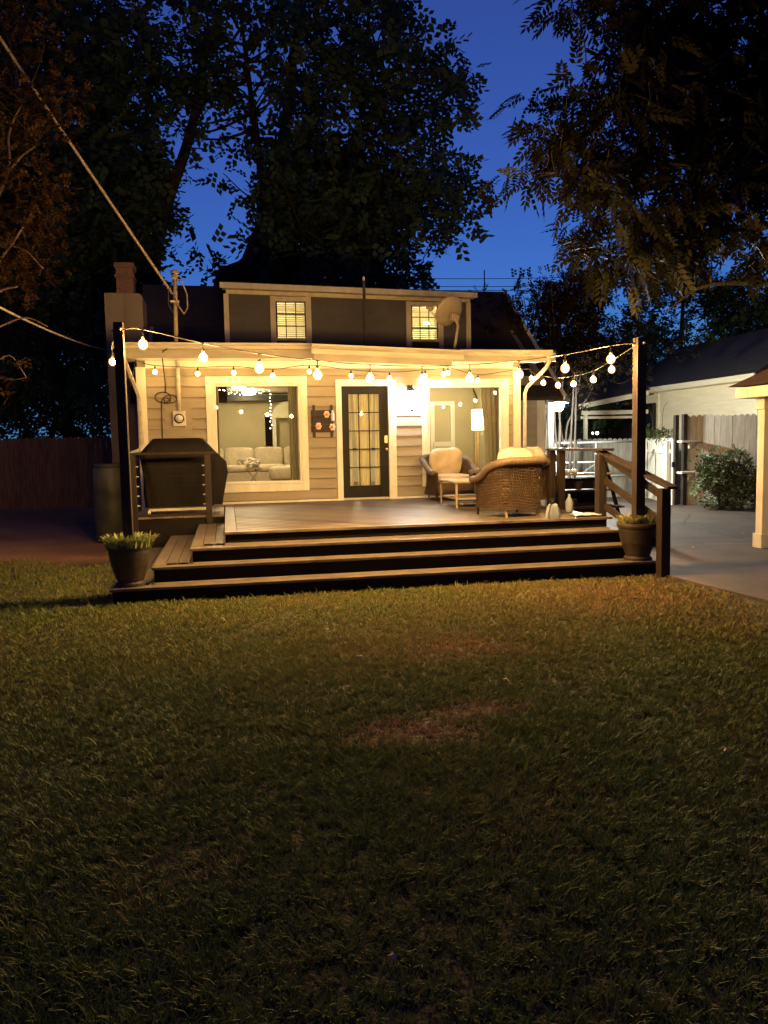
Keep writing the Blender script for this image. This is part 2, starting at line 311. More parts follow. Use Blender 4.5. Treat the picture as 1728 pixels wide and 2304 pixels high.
# ------------------------------------------------------------------ lawn of separate blades
def pnoise(x, y, s=0):
    v = 0
    for k, (a, b, c) in enumerate([(.9,.5,1.),(.4,-1.1,2.1),(2.1,1.3,.4),(-1.7,2.6,3.3),(4.3,-3.1,1.2),(3.7,5.2,.3)]):
        v = v + np.sin(a*x+b*y+c+s*1.7+k*s)*(.9**k)
    return v/4.1
def add_rnd(me, vals):
    at = me.attributes.new('rnd', 'FLOAT', 'POINT'); at.data.foreach_set('value', np.ascontiguousarray(vals, dtype=np.float32))
def bulkmesh(name, verts, faces_flat, k, mat, parent=None, vals=None, off=(0,0,0)):
    me = bpy.data.meshes.new(name); nv = len(verts); nf = len(faces_flat)//k
    me.vertices.add(nv); me.vertices.foreach_set('co', (verts-np.array(off)).astype(np.float32).ravel())
    me.loops.add(len(faces_flat)); me.loops.foreach_set('vertex_index', faces_flat.astype(np.int32))
    me.polygons.add(nf); me.polygons.foreach_set('loop_start', np.arange(nf, dtype=np.int32)*k); me.polygons.foreach_set('loop_total', np.full(nf, k, dtype=np.int32))
    me.update(); me.validate()
    if vals is not None: add_rnd(me, vals)
    me.materials.append(mat); o = bpy.data.objects.new(name, me); COL.objects.link(o)
    if parent is not None: o.parent = parent
    return o
def lawn():
    P = []
    for (r0, r1, dens, nb, half) in ((1.3,4.2,1900,9,52), (4.2,6.6,1500,8,48), (6.6,9.3,1000,7,48), (9.3,14.5,420,6,50)):
        a0 = R(-half)+YAW; a1 = R(half)+YAW; n = int(dens*(r1*r1-r0*r0)*R(2*half)/2)
        r = np.sqrt(RNG.uniform(r0*r0, r1*r1, n)); a = RNG.uniform(a0, a1, n)
        tx, ty = r*np.sin(a), CAM[1]+r*np.cos(a); th = RNG.uniform(.55, 1.5, n); tg = RNG.normal(0, .16, n)
        ok = (pnoise(tx*6.5, ty*6.5, 9)+.5*pnoise(tx*17, ty*17, 4)+RNG.normal(0,.35,n)) > -.95; tx, ty, r, th, tg = tx[ok], ty[ok], r[ok], th[ok], tg[ok]; n = len(tx)
        aa = RNG.uniform(0, 2*PI, (n,nb)); rr = np.abs(RNG.normal(0, .012, (n,nb)))
        P.append(np.stack([(tx[:,None]+rr*np.cos(aa)).ravel(), (ty[:,None]+rr*np.sin(aa)).ravel(), np.repeat(r, nb), aa.ravel(), np.repeat(th, nb), np.repeat(tg, nb)], 1))
    P = np.concatenate(P); x, y = P[:,0], P[:,1]
    edge = .05*np.sin(x*9)+.04*np.sin(x*23)
    ok = ((y < -5.68+edge*.3) | (x < -1.33)) & (x < 5.1+.05*np.sin(y*7)) & (y < -2.1+.5*np.sin(x*1.1)+.25*np.sin(x*3.7)+RNG.normal(0,.12,len(x)))
    P = P[ok]; x, y = P[:,0], P[:,1]; n = len(P)
    pt = lambda cx, cy, rx, ry: np.clip(1.25-np.sqrt(((x-cx)/rx)**2+((y-cy)/ry)**2)+.35*pnoise(x*3, y*3, 2), 0, 1)
    brown = np.maximum.reduce([pt(.98,-10.0,.42,.26), .9*pt(1.45,-9.72,.34,.16), .6*pt(1.75,-8.3,.6,.34), .3*pt(4.3,-6.9,1.3,.9), .15*pt(-.35,-11.2,.35,.3), .12*pt(1.25,-11.1,.35,.3)])
    h = (.016+.020*RNG.random(n))*P[:,4]*(1+.35*pnoise(x*1.9, y*1.9, 5))*(1-.35*brown)
    h = h*np.where(RNG.random(n) < .02, 2.1, 1)
    keep = RNG.random(n) > brown*.45 + .12*(pnoise(x*5, y*5, 9) < -.45)
    x, y, h, brown, P = x[keep], y[keep], h[keep], brown[keep], P[keep]; n = len(x)
    az = P[:,3]+RNG.normal(0,.5,n); lean = RNG.uniform(.15, 1.5, n)*h; wd = .0017+.0006*P[:,2]/3
    dx, dy = np.cos(az), np.sin(az); fa = az+PI/2+RNG.normal(0,.6,n); sx, sy = np.cos(fa)*wd, np.sin(fa)*wd
    z0 = np.zeros(n)
    v = np.stack([
        np.stack([x-sx, y-sy, z0], 1), np.stack([x+sx, y+sy, z0], 1),
        np.stack([x+sx*.8+dx*lean*.35, y+sy*.8+dy*lean*.35, h*.6], 1), np.stack([x-sx*.8+dx*lean*.35, y-sy*.8+dy*lean*.35, h*.6], 1),
        np.stack([x+dx*lean, y+dy*lean, h], 1)], 1).reshape(-1, 3)
    b = np.arange(n)*5
    f = np.stack([b, b+1, b+2, b+3, b+2, b+4, b+3, b+3], 1)
    tri = np.stack([b, b+1, b+2, b, b+2, b+3, b+3, b+2, b+4], 1).ravel()
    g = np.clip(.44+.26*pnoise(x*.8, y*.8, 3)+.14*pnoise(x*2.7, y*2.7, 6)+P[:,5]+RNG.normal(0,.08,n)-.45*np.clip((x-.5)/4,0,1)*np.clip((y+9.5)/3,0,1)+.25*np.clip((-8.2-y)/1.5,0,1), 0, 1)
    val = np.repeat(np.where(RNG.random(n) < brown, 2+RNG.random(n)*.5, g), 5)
    m, t, bs = nm('grass_blade'); N = t.nodes; L = t.links; bs.inputs['Roughness'].default_value = .6; bs.inputs['Specular IOR Level'].default_value = .2
    at = N.new('ShaderNodeAttribute'); at.attribute_name = 'rnd'
    mr = N.new('ShaderNodeMapRange'); mr.inputs[1].default_value = 0; mr.inputs[2].default_value = 2.5; L.new(at.outputs['Fac'], mr.inputs[0])
    cr = N.new('ShaderNodeValToRGB'); e = cr.color_ramp.elements
    e[0].position = 0; e[0].color = (.215,.165,.055,1); e[1].position = .4; e[1].color = (.078,.125,.026,1)
    for p, c in ((.17, (.135,.155,.038,1)), (.6, (.155,.135,.04,1)), (.79, (.28,.15,.08,1)), (1, (.42,.25,.14,1))):
        q = e.new(p); q.color = c
    L.new(mr.outputs[0], cr.inputs[0]); L.new(cr.outputs[0], bs.inputs['Base Color'])
    tl = N.new('ShaderNodeBsdfTranslucent'); ms_ = N.new('ShaderNodeMixShader'); ms_.inputs[0].default_value = .18; L.new(cr.outputs[0], tl.inputs[0])
    L.new(bs.outputs[0], ms_.inputs[1]); L.new(tl.outputs[0], ms_.inputs[2]); L.new(ms_.outputs[0], N['Material Output'].inputs[0])
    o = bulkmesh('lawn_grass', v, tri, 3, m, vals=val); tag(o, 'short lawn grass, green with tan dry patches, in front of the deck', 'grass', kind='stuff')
lawn()

# fallen leaves on the lawn
m_fall = mat('fallen_leaf_tan', (.62,.42,.25), (.4,.22,.1), 20, .7)
def fleaf(x, y, s, rz, lab):
    mb = MB(); pts = [(0,-.5),(.16,-.25),(.5,-.12),(.24,.08),(.3,.4),(0,.24),(-.28,.42),(-.22,.08),(-.5,-.1),(-.16,-.25)]
    mb.add([(p[0]*s, p[1]*s, .012*math.sin(i*2.1)) for i, p in enumerate(pts)]+[(0,0,.015)], [(i, (i+1) % 10, 10) for i in range(10)])
    o = mb.build('fallen_leaf', m_fall); o.location = (x, y, .06); o.rotation_euler = (.3,.2,rz)
    tag(o, lab, 'leaf', 'leaves fallen on the lawn'); return o
fleaf(.93,-8.55,.075,.4,'pale curled leaf lying on the upper lawn left of the tan dry patch')
fleaf(1.78,-9.35,.06,1.9,'small dry leaf at the back edge of the reddish bare patch')
fleaf(.8,-7.6,.05,2.9,'tiny pale leaf on the lawn nearest the steps')
fleaf(.45,-11.95,.035,1.0,'small leaf in the dark grass at the very front')

_rl = random.Random(12)
for k in range(16):
    on = k < 10
    x = _rl.uniform(-2.5,4.6) if on else _rl.uniform(5.5,8.5); y = _rl.uniform(-11,-6.3) if on else _rl.uniform(-6,-1)
    o = fleaf(x, y, _rl.uniform(.03,.05), _rl.uniform(0,6), 'small dry leaf scattered on the lawn' if on else 'small dry leaf scattered on the driveway')
    if not on: o.location.z = .045
    o['group'] = 'small leaves scattered on the lawn' if on else 'leaves fallen on the driveway'
# ------------------------------------------------------------------ the house
ZD = .63
house = thing('house', (2, 2, 0), 'single storey taupe lap sided house with shed dormer and lit windows behind the deck', 'house')
def lap(mb, x0, x1, z0, z1, y=0, holes=(), exp=.185):
    z = z0
    while z < z1-.01:
        zt = min(z+exp, z1); xs = [(x0, x1)]
        for (hx0, hx1, hz0, hz1) in holes:
            if hz0 < zt-.001 and hz1 > z+.001 and hz0 <= z+exp*.5 and hz1 >= z+exp*.5:
                n = []
                for a, b in xs:
                    if hx1 <= a or hx0 >= b: n.append((a, b)); continue
                    if hx0 > a: n.append((a, hx0))
                    if hx1 < b: n.append((hx1, b))
                xs = n
        for a, b in xs:
            mb.add([(a,y-.036,z+.013),(b,y-.036,z+.013),(b,y-.010,zt),(a,y-.010,zt),(a,y+.02,z+.013),(b,y+.02,z+.013),(b,y+.02,zt),(a,y+.02,zt)],
                   [(0,1,2,3),(4,7,6,5),(0,4,5,1),(3,2,6,7),(0,3,7,4),(1,5,6,2)])
        z += exp
mb = MB(); lap(mb, -1.33, 5.375, .665, 3.03, 0, [(-.25,1.38,.9,2.83),(2.02,3.03,.6,2.78),(3.65,5.2,.9,2.78)])
mb.build('wall_siding', m_siding, house)
# backing wall with openings
mb = MB(); holes = [(-.17,1.30,1.0,2.72),(2.07,2.95,.63,2.71),(3.72,5.12,1.0,2.69)]
xs = [-1.47]; 
for h in holes: xs += [h[0], h[1]]
xs.append(5.50)
for i in range(len(xs)-1):
    a, b = xs[i], xs[i+1]; hh = [h for h in holes if abs(h[0]-a) < 1e-6]
    if hh:
        mb.box(a, .021, .3, b, .12, hh[0][2]); mb.box(a, .021, hh[0][3], b, .12, 3.2)
    else: mb.box(a, .021, .3, b, .12, 3.2)
mb.box(-1.47,.12,.3,-1.37,2.5,3.2); mb.box(5.40,.12,.3,5.50,2.5,3.2)
mb.build('wall', m_siding, house)
mb = MB(); mb.box(-1.49,-.045,.3,-1.33,.02,3.05); mb.build('corner_board', m_trim, house, bevel=.004)
mb = MB(); mb.box(5.375,-.045,.3,5.52,.02,3.05); mb.build('corner_board', m_trim, house, bevel=.004)
mb = MB(); mb.box(-1.33,-.04,3.03,5.375,.018,3.16); mb.build('frieze_board', m_trim, house, bevel=.004)
mb = MB(); mb.box(-1.33,-.055,.612,2.0,.018,.664); mb.box(3.06,-.055,.612,5.375,.018,.664); mb.build('base_board', m_trim, house, bevel=.004)
# soffit, fascia, gutters
mb = MB(); mb.box(-1.72,-.50,3.162,5.98,.3,3.185); mb.build('soffit', m_trim, house)
MB().box(-1.74,-.525,3.15,1.5,-.5,3.345).build('fascia_board', m_fasc, house, bevel=.003); MB().box(4.05,-.525,3.10,6.02,-.5,3.27).build('fascia_board', m_fasc, house, bevel=.003)
def gutter(x0, x1, y, z, name='gutter', flare=.0):
    g = MB(); pr = [(y,z),(y-.085,z),(y-.10,z+.05),(y-.125,z+.07),(y-.125,z+.10),(y-.11,z+.10),(y-.11,z+.075),(y-.075,z+.012),(y,z+.012)]
    g.prism(pr, x0, x1, 'x'); return g.build(name, m_gut, house, bevel=.002)
gutter(-1.78, 1.50, -.525, 3.295); gutter(4.15, 5.92, -.525, 3.20)
# projecting centre box of the eave
mb = MB()
mb.add([(1.50,-.5,3.40),(4.15,-.5,3.31),(4.15,-.90,3.235),(1.50,-.90,3.315),(1.50,-.5,3.38),(4.15,-.5,3.29),(4.15,-.90,3.20),(1.50,-.90,3.28)],
       [(0,1,2,3),(7,6,5,4),(0,3,7,4),(1,5,6,2),(3,2,6,7)])
mb.build('porch_roof', m_roof, house)
mb = MB(); pr = [(-.90,3.19),(-.90,3.30),(-.985,3.345),(-1.0,3.345),(-1.0,3.315),(-.93,3.265),(-.915,3.19)]
n = len(pr); dz = -.10
mb.add([(1.46,p[0],p[1]) for p in pr]+[(4.13,p[0],p[1]+dz) for p in pr], [tuple(range(n)), tuple(reversed(range(n,2*n)))]+[(i,(i+1)%n,(i+1)%n+n,i+n) for i in range(n)])
mb.build('gutter', m_gut, house, bevel=.002)
mb = MB(); mb.add([(1.50,-.89,3.075),(3.93,-.89,2.985),(3.93,-.89,3.19),(1.50,-.89,3.285),(1.50,-.53,3.15),(3.93,-.53,3.10),(3.93,-.53,3.26),(1.50,-.53,3.345)],
                  [(0,1,2,3),(7,6,5,4),(0,4,5,1),(0,3,7,4),(1,5,6,2),(3,2,6,7)]); mb.build('fascia_board', m_fasc, house, bevel=.003)
# low roof over the addition
mb = MB(); mb.add([(-1.80,-.60,3.385),(1.50,-.60,3.375),(6.0,-.60,3.29),(6.0,2.45,3.66),(-1.80,2.45,3.70),
                   (-1.80,-.60,3.36),(1.50,-.60,3.35),(6.0,-.60,3.265),(6.0,2.45,3.2),(-1.80,2.45,3.2)],
                  [(0,1,2,3,4),(9,8,7,6,5),(0,5,6,1),(1,6,7,2),(2,7,8,3),(3,8,9,4),(4,9,5,0)]); mb.build('roof', m_roof, house)
# main house body
mb = MB(); mb.box(-1.60,2.50,0,-1.37,2.58,3.1); mb.box(5.40,2.50,0,7.05,2.58,3.1); mb.box(-1.60,2.58,0,-1.52,9.4,3.1); mb.box(6.97,2.58,0,7.05,9.4,3.1); mb.box(-1.52,9.32,0,6.97,9.4,3.1)
mb.prism([(2.50,3.102),(9.4,3.102),(5.95,5.45)], -1.60, -1.52, 'x'); mb.prism([(2.50,3.102),(9.4,3.102),(5.95,5.45)], 6.97, 7.05, 'x')
o = mb.build('wall', m_siding, house); 
mb = MB()
def roofplane(x0, x1, y0, z0, y1, z1, t=.08):
    mb.add([(x0,y0,z0),(x1,y0,z0),(x1,y1,z1),(x0,y1,z1),(x0,y0,z0-t),(x1,y0,z0-t),(x1,y1,z1-t),(x0,y1,z1-t)],
           [(0,1,2,3),(7,6,5,4),(0,4,5,1),(1,5,6,2),(2,6,7,3),(3,7,4,0)])
roofplane(-1.85,.05,2.15,2.62,5.95,5.62); roofplane(5.38,7.38,2.15,2.62,5.95,5.62); roofplane(.052,5.378,5.2,5.04,5.95,5.62); roofplane(-1.85,7.38,9.8,2.62,5.952,5.62)
mb.build('roof', m_roof, house)
mb = MB(); mb.bar((7.40,2.12,2.60),(7.40,5.95,5.62),.03,.16); mb.build('rake_board', m_trim, house)
mb = MB(); mb.box(6.9,2.47,0,7.08,2.498,2.78); mb.box(5.52,2.44,2.60,7.3,2.47,2.74); mb.build('corner_board', m_trim, house)
# dormer
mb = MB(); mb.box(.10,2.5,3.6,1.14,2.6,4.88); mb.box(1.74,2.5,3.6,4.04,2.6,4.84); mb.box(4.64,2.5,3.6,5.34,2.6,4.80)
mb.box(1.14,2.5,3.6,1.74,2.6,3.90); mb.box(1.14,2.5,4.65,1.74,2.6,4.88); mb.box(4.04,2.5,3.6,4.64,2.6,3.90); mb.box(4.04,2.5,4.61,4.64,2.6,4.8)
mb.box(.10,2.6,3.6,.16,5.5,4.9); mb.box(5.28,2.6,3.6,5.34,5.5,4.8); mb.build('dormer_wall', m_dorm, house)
mb = MB()
mb.add([(-.03,2.30,5.0),(5.46,2.30,4.885),(5.46,5.97,5.60),(-.03,5.97,5.66),(-.03,2.30,4.96),(5.46,2.30,4.845),(5.46,5.97,5.5),(-.03,5.97,5.56)],
       [(0,1,2,3),(7,6,5,4),(0,4,5,1),(1,5,6,2),(2,6,7,3),(3,7,4,0)]); mb.build('dormer_roof', m_roof, house)
m_trimd = mat('dormer_trim', (.42,.38,.33), (.34,.30,.26), 9, .6, (1,1,.3), bump=.1)
mb = MB(); mb.add([(-.02,2.28,4.87),(5.45,2.28,4.76),(5.45,2.28,4.87),(-.02,2.28,4.985),(-.02,2.30,4.87),(5.45,2.30,4.76),(5.45,2.30,4.87),(-.02,2.30,4.985)],
                  [(0,1,2,3),(7,6,5,4),(0,4,5,1),(1,5,6,2),(2,6,7,3),(3,7,4,0)])
mb.add([(.03,2.30,4.87),(5.40,2.30,4.76),(5.40,2.49,4.76),(.03,2.49,4.87)], [(0,1,2,3)])
mb.add([(.10,2.465,4.79),(5.34,2.465,4.69),(5.34,2.465,4.78),(.10,2.465,4.88),(.10,2.497,4.79),(5.34,2.497,4.69),(5.34,2.497,4.78),(.10,2.497,4.88)],
                  [(0,1,2,3),(7,6,5,4),(0,4,5,1),(1,5,6,2),(2,6,7,3),(3,7,4,0)])
mb.build('dormer_fascia', m_trimd, house, bevel=.003)
for x0, x1, zt in ((.05,.15,4.79),(5.25,5.35,4.69)):
    MB().box(x0,2.46,3.5,x1,2.497,zt-.003).build('corner_board', m_trimd, house)
for (xa, xb, za, zb, zt) in ((1.113,1.733,3.90,4.65,4.76),(4.016,4.612,3.90,4.605,4.70)):
    wn = bpy.data.objects.new('dormer_window', None); COL.objects.link(wn); wn.parent = house; wn.location = Vector(((xa+xb)/2,2.5,za))-house.location
    mb = MB(); t = .115
    mb.box(xa-t,2.462,3.5,xa-.005,2.497,zt); mb.box(xb+.005,2.462,3.5,xb+t,2.497,zt); mb.box(xa-.005,2.464,zb+.005,xb+.005,2.497,zt-.01); mb.box(xa-.005,2.45,za-.06,xb+.005,2.497,za-.005)
    mb.build('frame', m_trimd, wn, bevel=.003)
    mb = MB()
    for q in (1/3, 2/3):
        mb.box(xa+(xb-xa)*q-.008,2.505,za,xa+(xb-xa)*q+.008,2.53,zb); mb.box(xa,2.503,za+(zb-za)*q-.012,xb,2.532,za+(zb-za)*q+.012)
    mb.box(xa,2.50,za,xa+.02,2.535,zb); mb.box(xb-.02,2.50,za,xb,2.535,zb)
    mb.build('muntin', m_iron, wn)
    mb = MB(); mb.box(xa,2.54,za,xb,2.545,zb); mb.build('pane', m_glass, wn)
    mb = MB(); z = za
    while z < zb:
        mb.add([(xa,2.57,z+.012),(xb,2.57,z+.012),(xb,2.60,z-.010),(xa,2.60,z-.010)], [(0,1,2,3)]); z += .044
    mb.build('blind', m_white, wn)
    MB().box(xa-.0,2.40,za-.20,xb,2.46,za-.08).build('dark_sill_box', m_iron, wn)  # plain dark box for the dark shapes at the window bottom
mb = MB()
for (a, b) in ((.4,2.5),(3.3,5.1)):
    mb.box(a,4.6,3.55,b,4.62,4.95); mb.box(a-.02,2.62,3.55,a,4.6,4.95); mb.box(b,2.62,3.55,b+.02,4.6,4.95); mb.box(a,2.62,3.53,b,4.6,3.55)
mb.box(.4,2.62,4.80,5.2,4.6,4.82)
mb.build('upstairs_room', m_roomw, house)
for x in (.62,5.02):
    l = MB(); l.sphere((x,3.3,4.45),.08,12); l.build('upstairs_lamp', e_up, house)
l = MB(); l.sphere((4.40,2.80,4.285),.045,10); l.sphere((4.49,2.85,4.29),.038,10); l.build('upstairs_lamp', e_shade, house)
# vent stack
mb = MB(); mb.tube([(2.875,1.85,3.6),(2.875,1.85,4.98)], .032, 10); mb.build('vent_pipe', m_rubber, house)
mb = MB(); mb.tube([(2.875,1.85,4.76),(2.875,1.85,5.06)], .024, 10); mb.build('vent_pipe', m_gut, house)
# chimney
mb = MB(); mb.prism([(-2.36,0),(-1.61,0),(-1.61,4.80),(-1.66,4.86),(-2.36,4.86)], 3.0, 3.9, 'y'); mb.box(-1.975,2.985,0,-1.945,2.998,4.85); mb.build('chimney_chase', m_chase, house)
mb = MB(); mb.box(-2.12,3.1,4.862,-1.79,3.55,5.44); mb.box(-2.15,3.07,5.20,-1.76,3.58,5.25); mb.box(-2.15,3.07,5.40,-1.76,3.58,5.50); mb.build('chimney', m_brick, house)
# picture windows
def picwin(x0, x1, z0, z1, gx0, gx1, gz0, gz1, muntins=False):
    wn = bpy.data.objects.new('window', None); COL.objects.link(wn); wn.parent = house; wn.location = Vector(((x0+x1)/2,0,z0))-house.location
    mb = MB(); yo = -.062
    mb.box(x0,yo,z0,gx0-.045,-.001,z1); mb.box(gx1+.045,yo,z0,x1,-.001,z1)
    mb.box(gx0-.045,yo+.002,gz1+.045,gx1+.045,-.001,z1-.001); mb.box(gx0-.045,yo+.002,z0+.001,gx1+.045,-.001,gz0-.055)
    mb.build('frame', m_trim, wn, bevel=.006)
    mb = MB(); a = .045
    mb.box(gx0-a,-.045,gz0-.053,gx0,.06,gz1+a); mb.box(gx1,-.045,gz0-.053,gx1+a,.06,gz1+a); mb.box(gx0,-.043,gz1,gx1,.06,gz1+a-.001); mb.box(gx0,-.05,gz0-.052,gx1,.06,gz0)
    mb.build('sash', m_trim, wn, bevel=.006)
    mb = MB(); mb.box(gx0,.03,gz0,gx1,.034,gz1); mb.build('pane', m_glass, wn)
    return wn
picwin(-.326,1.452,.83,2.885,-.150,1.292,1.02,2.71)
picwin(3.578,5.275,.83,2.83,3.735,5.112,1.02,2.675)
# door
dr = bpy.data.objects.new('door', None); COL.objects.link(dr); dr.parent = house; dr.location = Vector((2.51,0,.64))-house.location
mb = MB(); mb.box(1.974,-.06,.612,2.078,.0,2.825); mb.box(2.943,-.06,.612,3.085,.0,2.825); mb.box(2.078,-.058,2.708,2.943,.0,2.824); mb.build('door_frame', m_trim, dr, bevel=.006)
mb = MB(); mb.box(2.078,-.02,.632,2.943,.05,.665); mb.build('threshold', m_gut, dr)
mb = MB(); g = (2.205,2.785,.89,2.565)
mb.box(2.082,.005,.668,g[0],.05,2.704); mb.box(g[1],.005,.668,2.940,.05,2.704); mb.box(g[0],.005,.668,g[1],.05,g[2]); mb.box(g[0],.005,g[3],g[1],.05,2.704); mb.build('door_slab', m_door, dr, bevel=.004)
mb = MB()
for k in (1,2): x = g[0]+(g[1]-g[0])*k/3; mb.box(x-.008,.002,g[2],x+.008,.03,g[3])
for k in (1,2,3,4): z = g[2]+(g[3]-g[2])*k/5; mb.box(g[0],.004,z-.008,g[1],.028,z+.008)
mb.box(g[0]-.015,-.005,g[2]-.02,g[0]+.006,.004,g[3]+.02); mb.box(g[1]-.006,-.005,g[2]-.02,g[1]+.015,.004,g[3]+.02)
mb.build('grille', m_door, dr)
MB().box(g[0],.032,g[2],g[1],.036,g[3]).build('pane', m_glass, dr)
mb = MB(); mb.box(2.872,-.012,1.66,2.925,.004,1.80); mb.build('keypad', m_brass, dr, bevel=.004)
mb = MB(); mb.tube([(2.898,.0,1.55),(2.898,-.035,1.55)], .012, 10); mb.sphere((2.898,-.05,1.55),.03,12); mb.build('handle', m_brass, dr, smooth=True)
# interior shell
def shell(name, m, boxes):
    b = MB()
    for q in boxes: b.box(*q)
    b.build(name, m, house)
shell('interior_floor', m_floor, [(-1.36,.125,.56,5.39,7.45,.625),(5.39,2.6,.56,6.9,7.45,.625)])
shell('interior_ceiling', m_ceil, [(-1.36,.125,3.06,5.39,7.45,3.09),(5.39,2.6,3.06,6.9,7.45,3.09)])
for q in ((-1.50,7.4,.626,1.05,7.45,3.058),(1.28,7.4,.626,1.95,7.45,3.058),(1.05,7.4,2.45,1.28,7.45,3.058),(-1.365,.125,.626,-1.36,7.4,3.058),(3.42,2.46,.626,3.50,2.499,3.058),(3.50,2.46,.626,5.385,2.498,3.058),(5.385,.125,.626,5.395,2.46,3.058)): shell('interior_wall', m_room, [q])
for q in ((1.95,7.2,.626,6.9,7.45,3.058),(1.90,5.4,.626,1.949,7.2,3.058),(6.85,2.6,.626,6.9,7.2,3.058)): shell('interior_wall', m_roomw, [q])
# arched opening (pale niche) beyond the sofa
mb = MB(); pts = [(1.22,2.40),(2.2,2.40)]+[(1.71+.49*math.cos(a), 2.40+.46*math.sin(a)) for a in np.linspace(0, PI, 14)][1:-1]
mb.prism(pts, 7.17, 7.19, 'y'); mb.build('arch_panel', m_roomw, house)
mb = MB(); mb.box(1.24,7.19,.63,1.34,7.21,2.39); mb.box(1.75,7.19,.63,1.83,7.21,2.39); mb.build('arch_trim', m_ceil, house)
mb = MB(); mb.box(-1.3,6.9,2.86,1.95,7.38,3.0); mb.build('ceiling_beam', m_iron, house)
# interior doors behind the right window
mb = MB(); mb.box(4.40,2.43,.63,4.49,2.458,2.55); mb.box(4.86,2.43,.63,4.95,2.458,2.55); mb.box(4.49,2.43,2.46,4.86,2.458,2.55); mb.box(3.98,2.43,.63,4.06,2.458,2.55); mb.build('interior_door_trim', m_trim, house)
mb = MB(); mb.box(4.10,2.435,.63,4.36,2.457,2.52); mb.build('interior_door', m_iron, house)
for (x, y) in ((.3,3.4),(2.9,4.2),(4.4,1.3),(5.9,5.2),(.6,5.8)):  # unseen lamps, added to light the rooms
    MB().lathe([(.02,-.12),(.14,-.11),(.17,-.05),(.17,0)], (x,y,3.057), 20).build('ceiling_lamp', e_room, house)
# downspouts
def sq(pts, r=.038): return MB().tube(pts, r, 4)
sq([(-1.62,-.60,3.29),(-1.60,-.58,3.12),(-1.44,-.10,2.52),(-1.435,-.10,2.35),(-1.435,-.10,1.75),(-1.47,-.13,1.62),(-1.62,-.24,1.56)]).build('downspout', m_gut, house, bevel=.006)
sq([(5.88,-.58,3.22),(5.88,-.56,3.10),(5.84,-.50,2.99),(5.62,-.11,2.66),(5.585,-.09,2.55),(5.585,-.09,.30)]).build('downspout', m_gut, house, bevel=.006)

# meter, mast, coax
mt = thing('electric_meter', (-.785,-.03,2.0), 'grey electric meter box with round glass under a vertical conduit', 'electric meter')
MB().box(-1.03,-.035,1.75,-.58,-.03+.003,2.45).build('backing_board', m_siding, mt)
MB().box(-.895,-.13,2.02,-.68,-.036,2.285).build('meter_box', m_gut, mt, bevel=.01)
mb = MB(); n = 20
mb.v = []; 
def ylathe(prof, c, n=20):
    m_ = MB(); m_.lathe(prof, (0,0,0), n); m_.v = [(c[0]+v[0], c[1]-v[2], c[2]+v[1]) for v in m_.v]; return m_
ylathe([(.085,0),(.085,.03),(.07,.035)], (-.787,-.13,2.155)).build('meter_ring', m_iron, mt)
ylathe([(.065,0),(.065,.05),(.05,.075),(.02,.085)], (-.787,-.13,2.155)).build('meter_glass', m_white, mt, smooth=True)
MB().tube([(-.785,-.085,2.285),(-.778,-.085,3.15)], .034, 12).build('conduit', m_gut, mt, smooth=True)
ms = thing('service_mast', (-.776,-.30,3.37), 'thin service mast with weatherhead rising from the roof edge left of the dormer', 'mast')
MB().tube([(-.776,-.30,3.35),(-.765,-.30,4.0),(-.75,-.30,4.55)], .035, 12).build('mast_pipe', m_cable, ms, smooth=True)
mb = MB(); mb.sphere((-.75,-.32,4.58),.07,12,1,1.2,1); mb.tube([(-.75,-.32,4.52),(-.75,-.45,4.50)], .05, 10); mb.build('weatherhead', m_cable, ms, smooth=True)
MB().box(-.84,-.36,4.10,-.70,-.24,4.13).build('clamp', m_gut, ms)
MB().tube([(-.74,-.4,4.50),(-.63,-.40,4.42),(-.56,-.40,4.22),(-.56,-.4,4.0),(-.62,-.4,3.90),(-.70,-.4,4.02),(-.78,-.38,4.22)], .012, 8).build('drip_loop', m_cable, ms, smooth=True)
MB().tube([(-.76,-.4,4.48),(-.86,-.40,4.30),(-.87,-.40,4.05),(-.80,-.38,3.92)], .010, 8).build('drip_loop', m_rubber, ms, smooth=True)
def catenary(a, b, sag, n=24):
    a = np.array(a, float); b = np.array(b, float)
    return [tuple(a+(b-a)*t-np.array([0,0,4*sag*t*(1-t)])) for t in np.linspace(0, 1, n)]
tag(MB().tube(catenary((-.80,-.33,4.24), (-3.35,-2.85,8.05), .02, 40), .022, 8).build('service_cable', m_cable, smooth=True, origin=(-.8,-.33,4.24)), 'thick twisted service cable running from the mast up across the sky', 'cable')
tag(MB().tube(catenary((-2.34,2.9,3.68), (-2.75,-5.5,3.42), .10, 30), .016, 8).build('utility_cable', m_cable, smooth=True, origin=(-2.34,2.9,3.68)), 'lower overhead cable running left from the chimney', 'cable')
mb = MB(); th = np.linspace(0, 2*PI, 20)
mb.tube([(-.9,-.60,3.30),(-.98,-.55,3.26),(-1.01,-.40,3.18),(-1.02,-.10,3.05),(-1.0,-.06,2.75),(-1.01,-.05,2.60)], .011, 8)
for (cx, cz, rx, rz) in ((-1.05,2.53,.13,.09),(-.93,2.50,.11,.07),(-1.0,2.47,.07,.05)): mb.tube([(cx+rx*math.cos(t), -.05-.01*math.sin(3*t), cz+rz*math.sin(t)) for t in th], .010, 6)
mb.tube([(-1.08,-.05,2.47),(-1.085,-.045,2.2),(-1.09,-.045,1.7)], .010, 6)
tag(mb.build('coaxial_cable', m_rubber, smooth=True, origin=(-1,-.05,1.7)), 'coiled dark cable hanging on the siding left of the meter', 'cable')

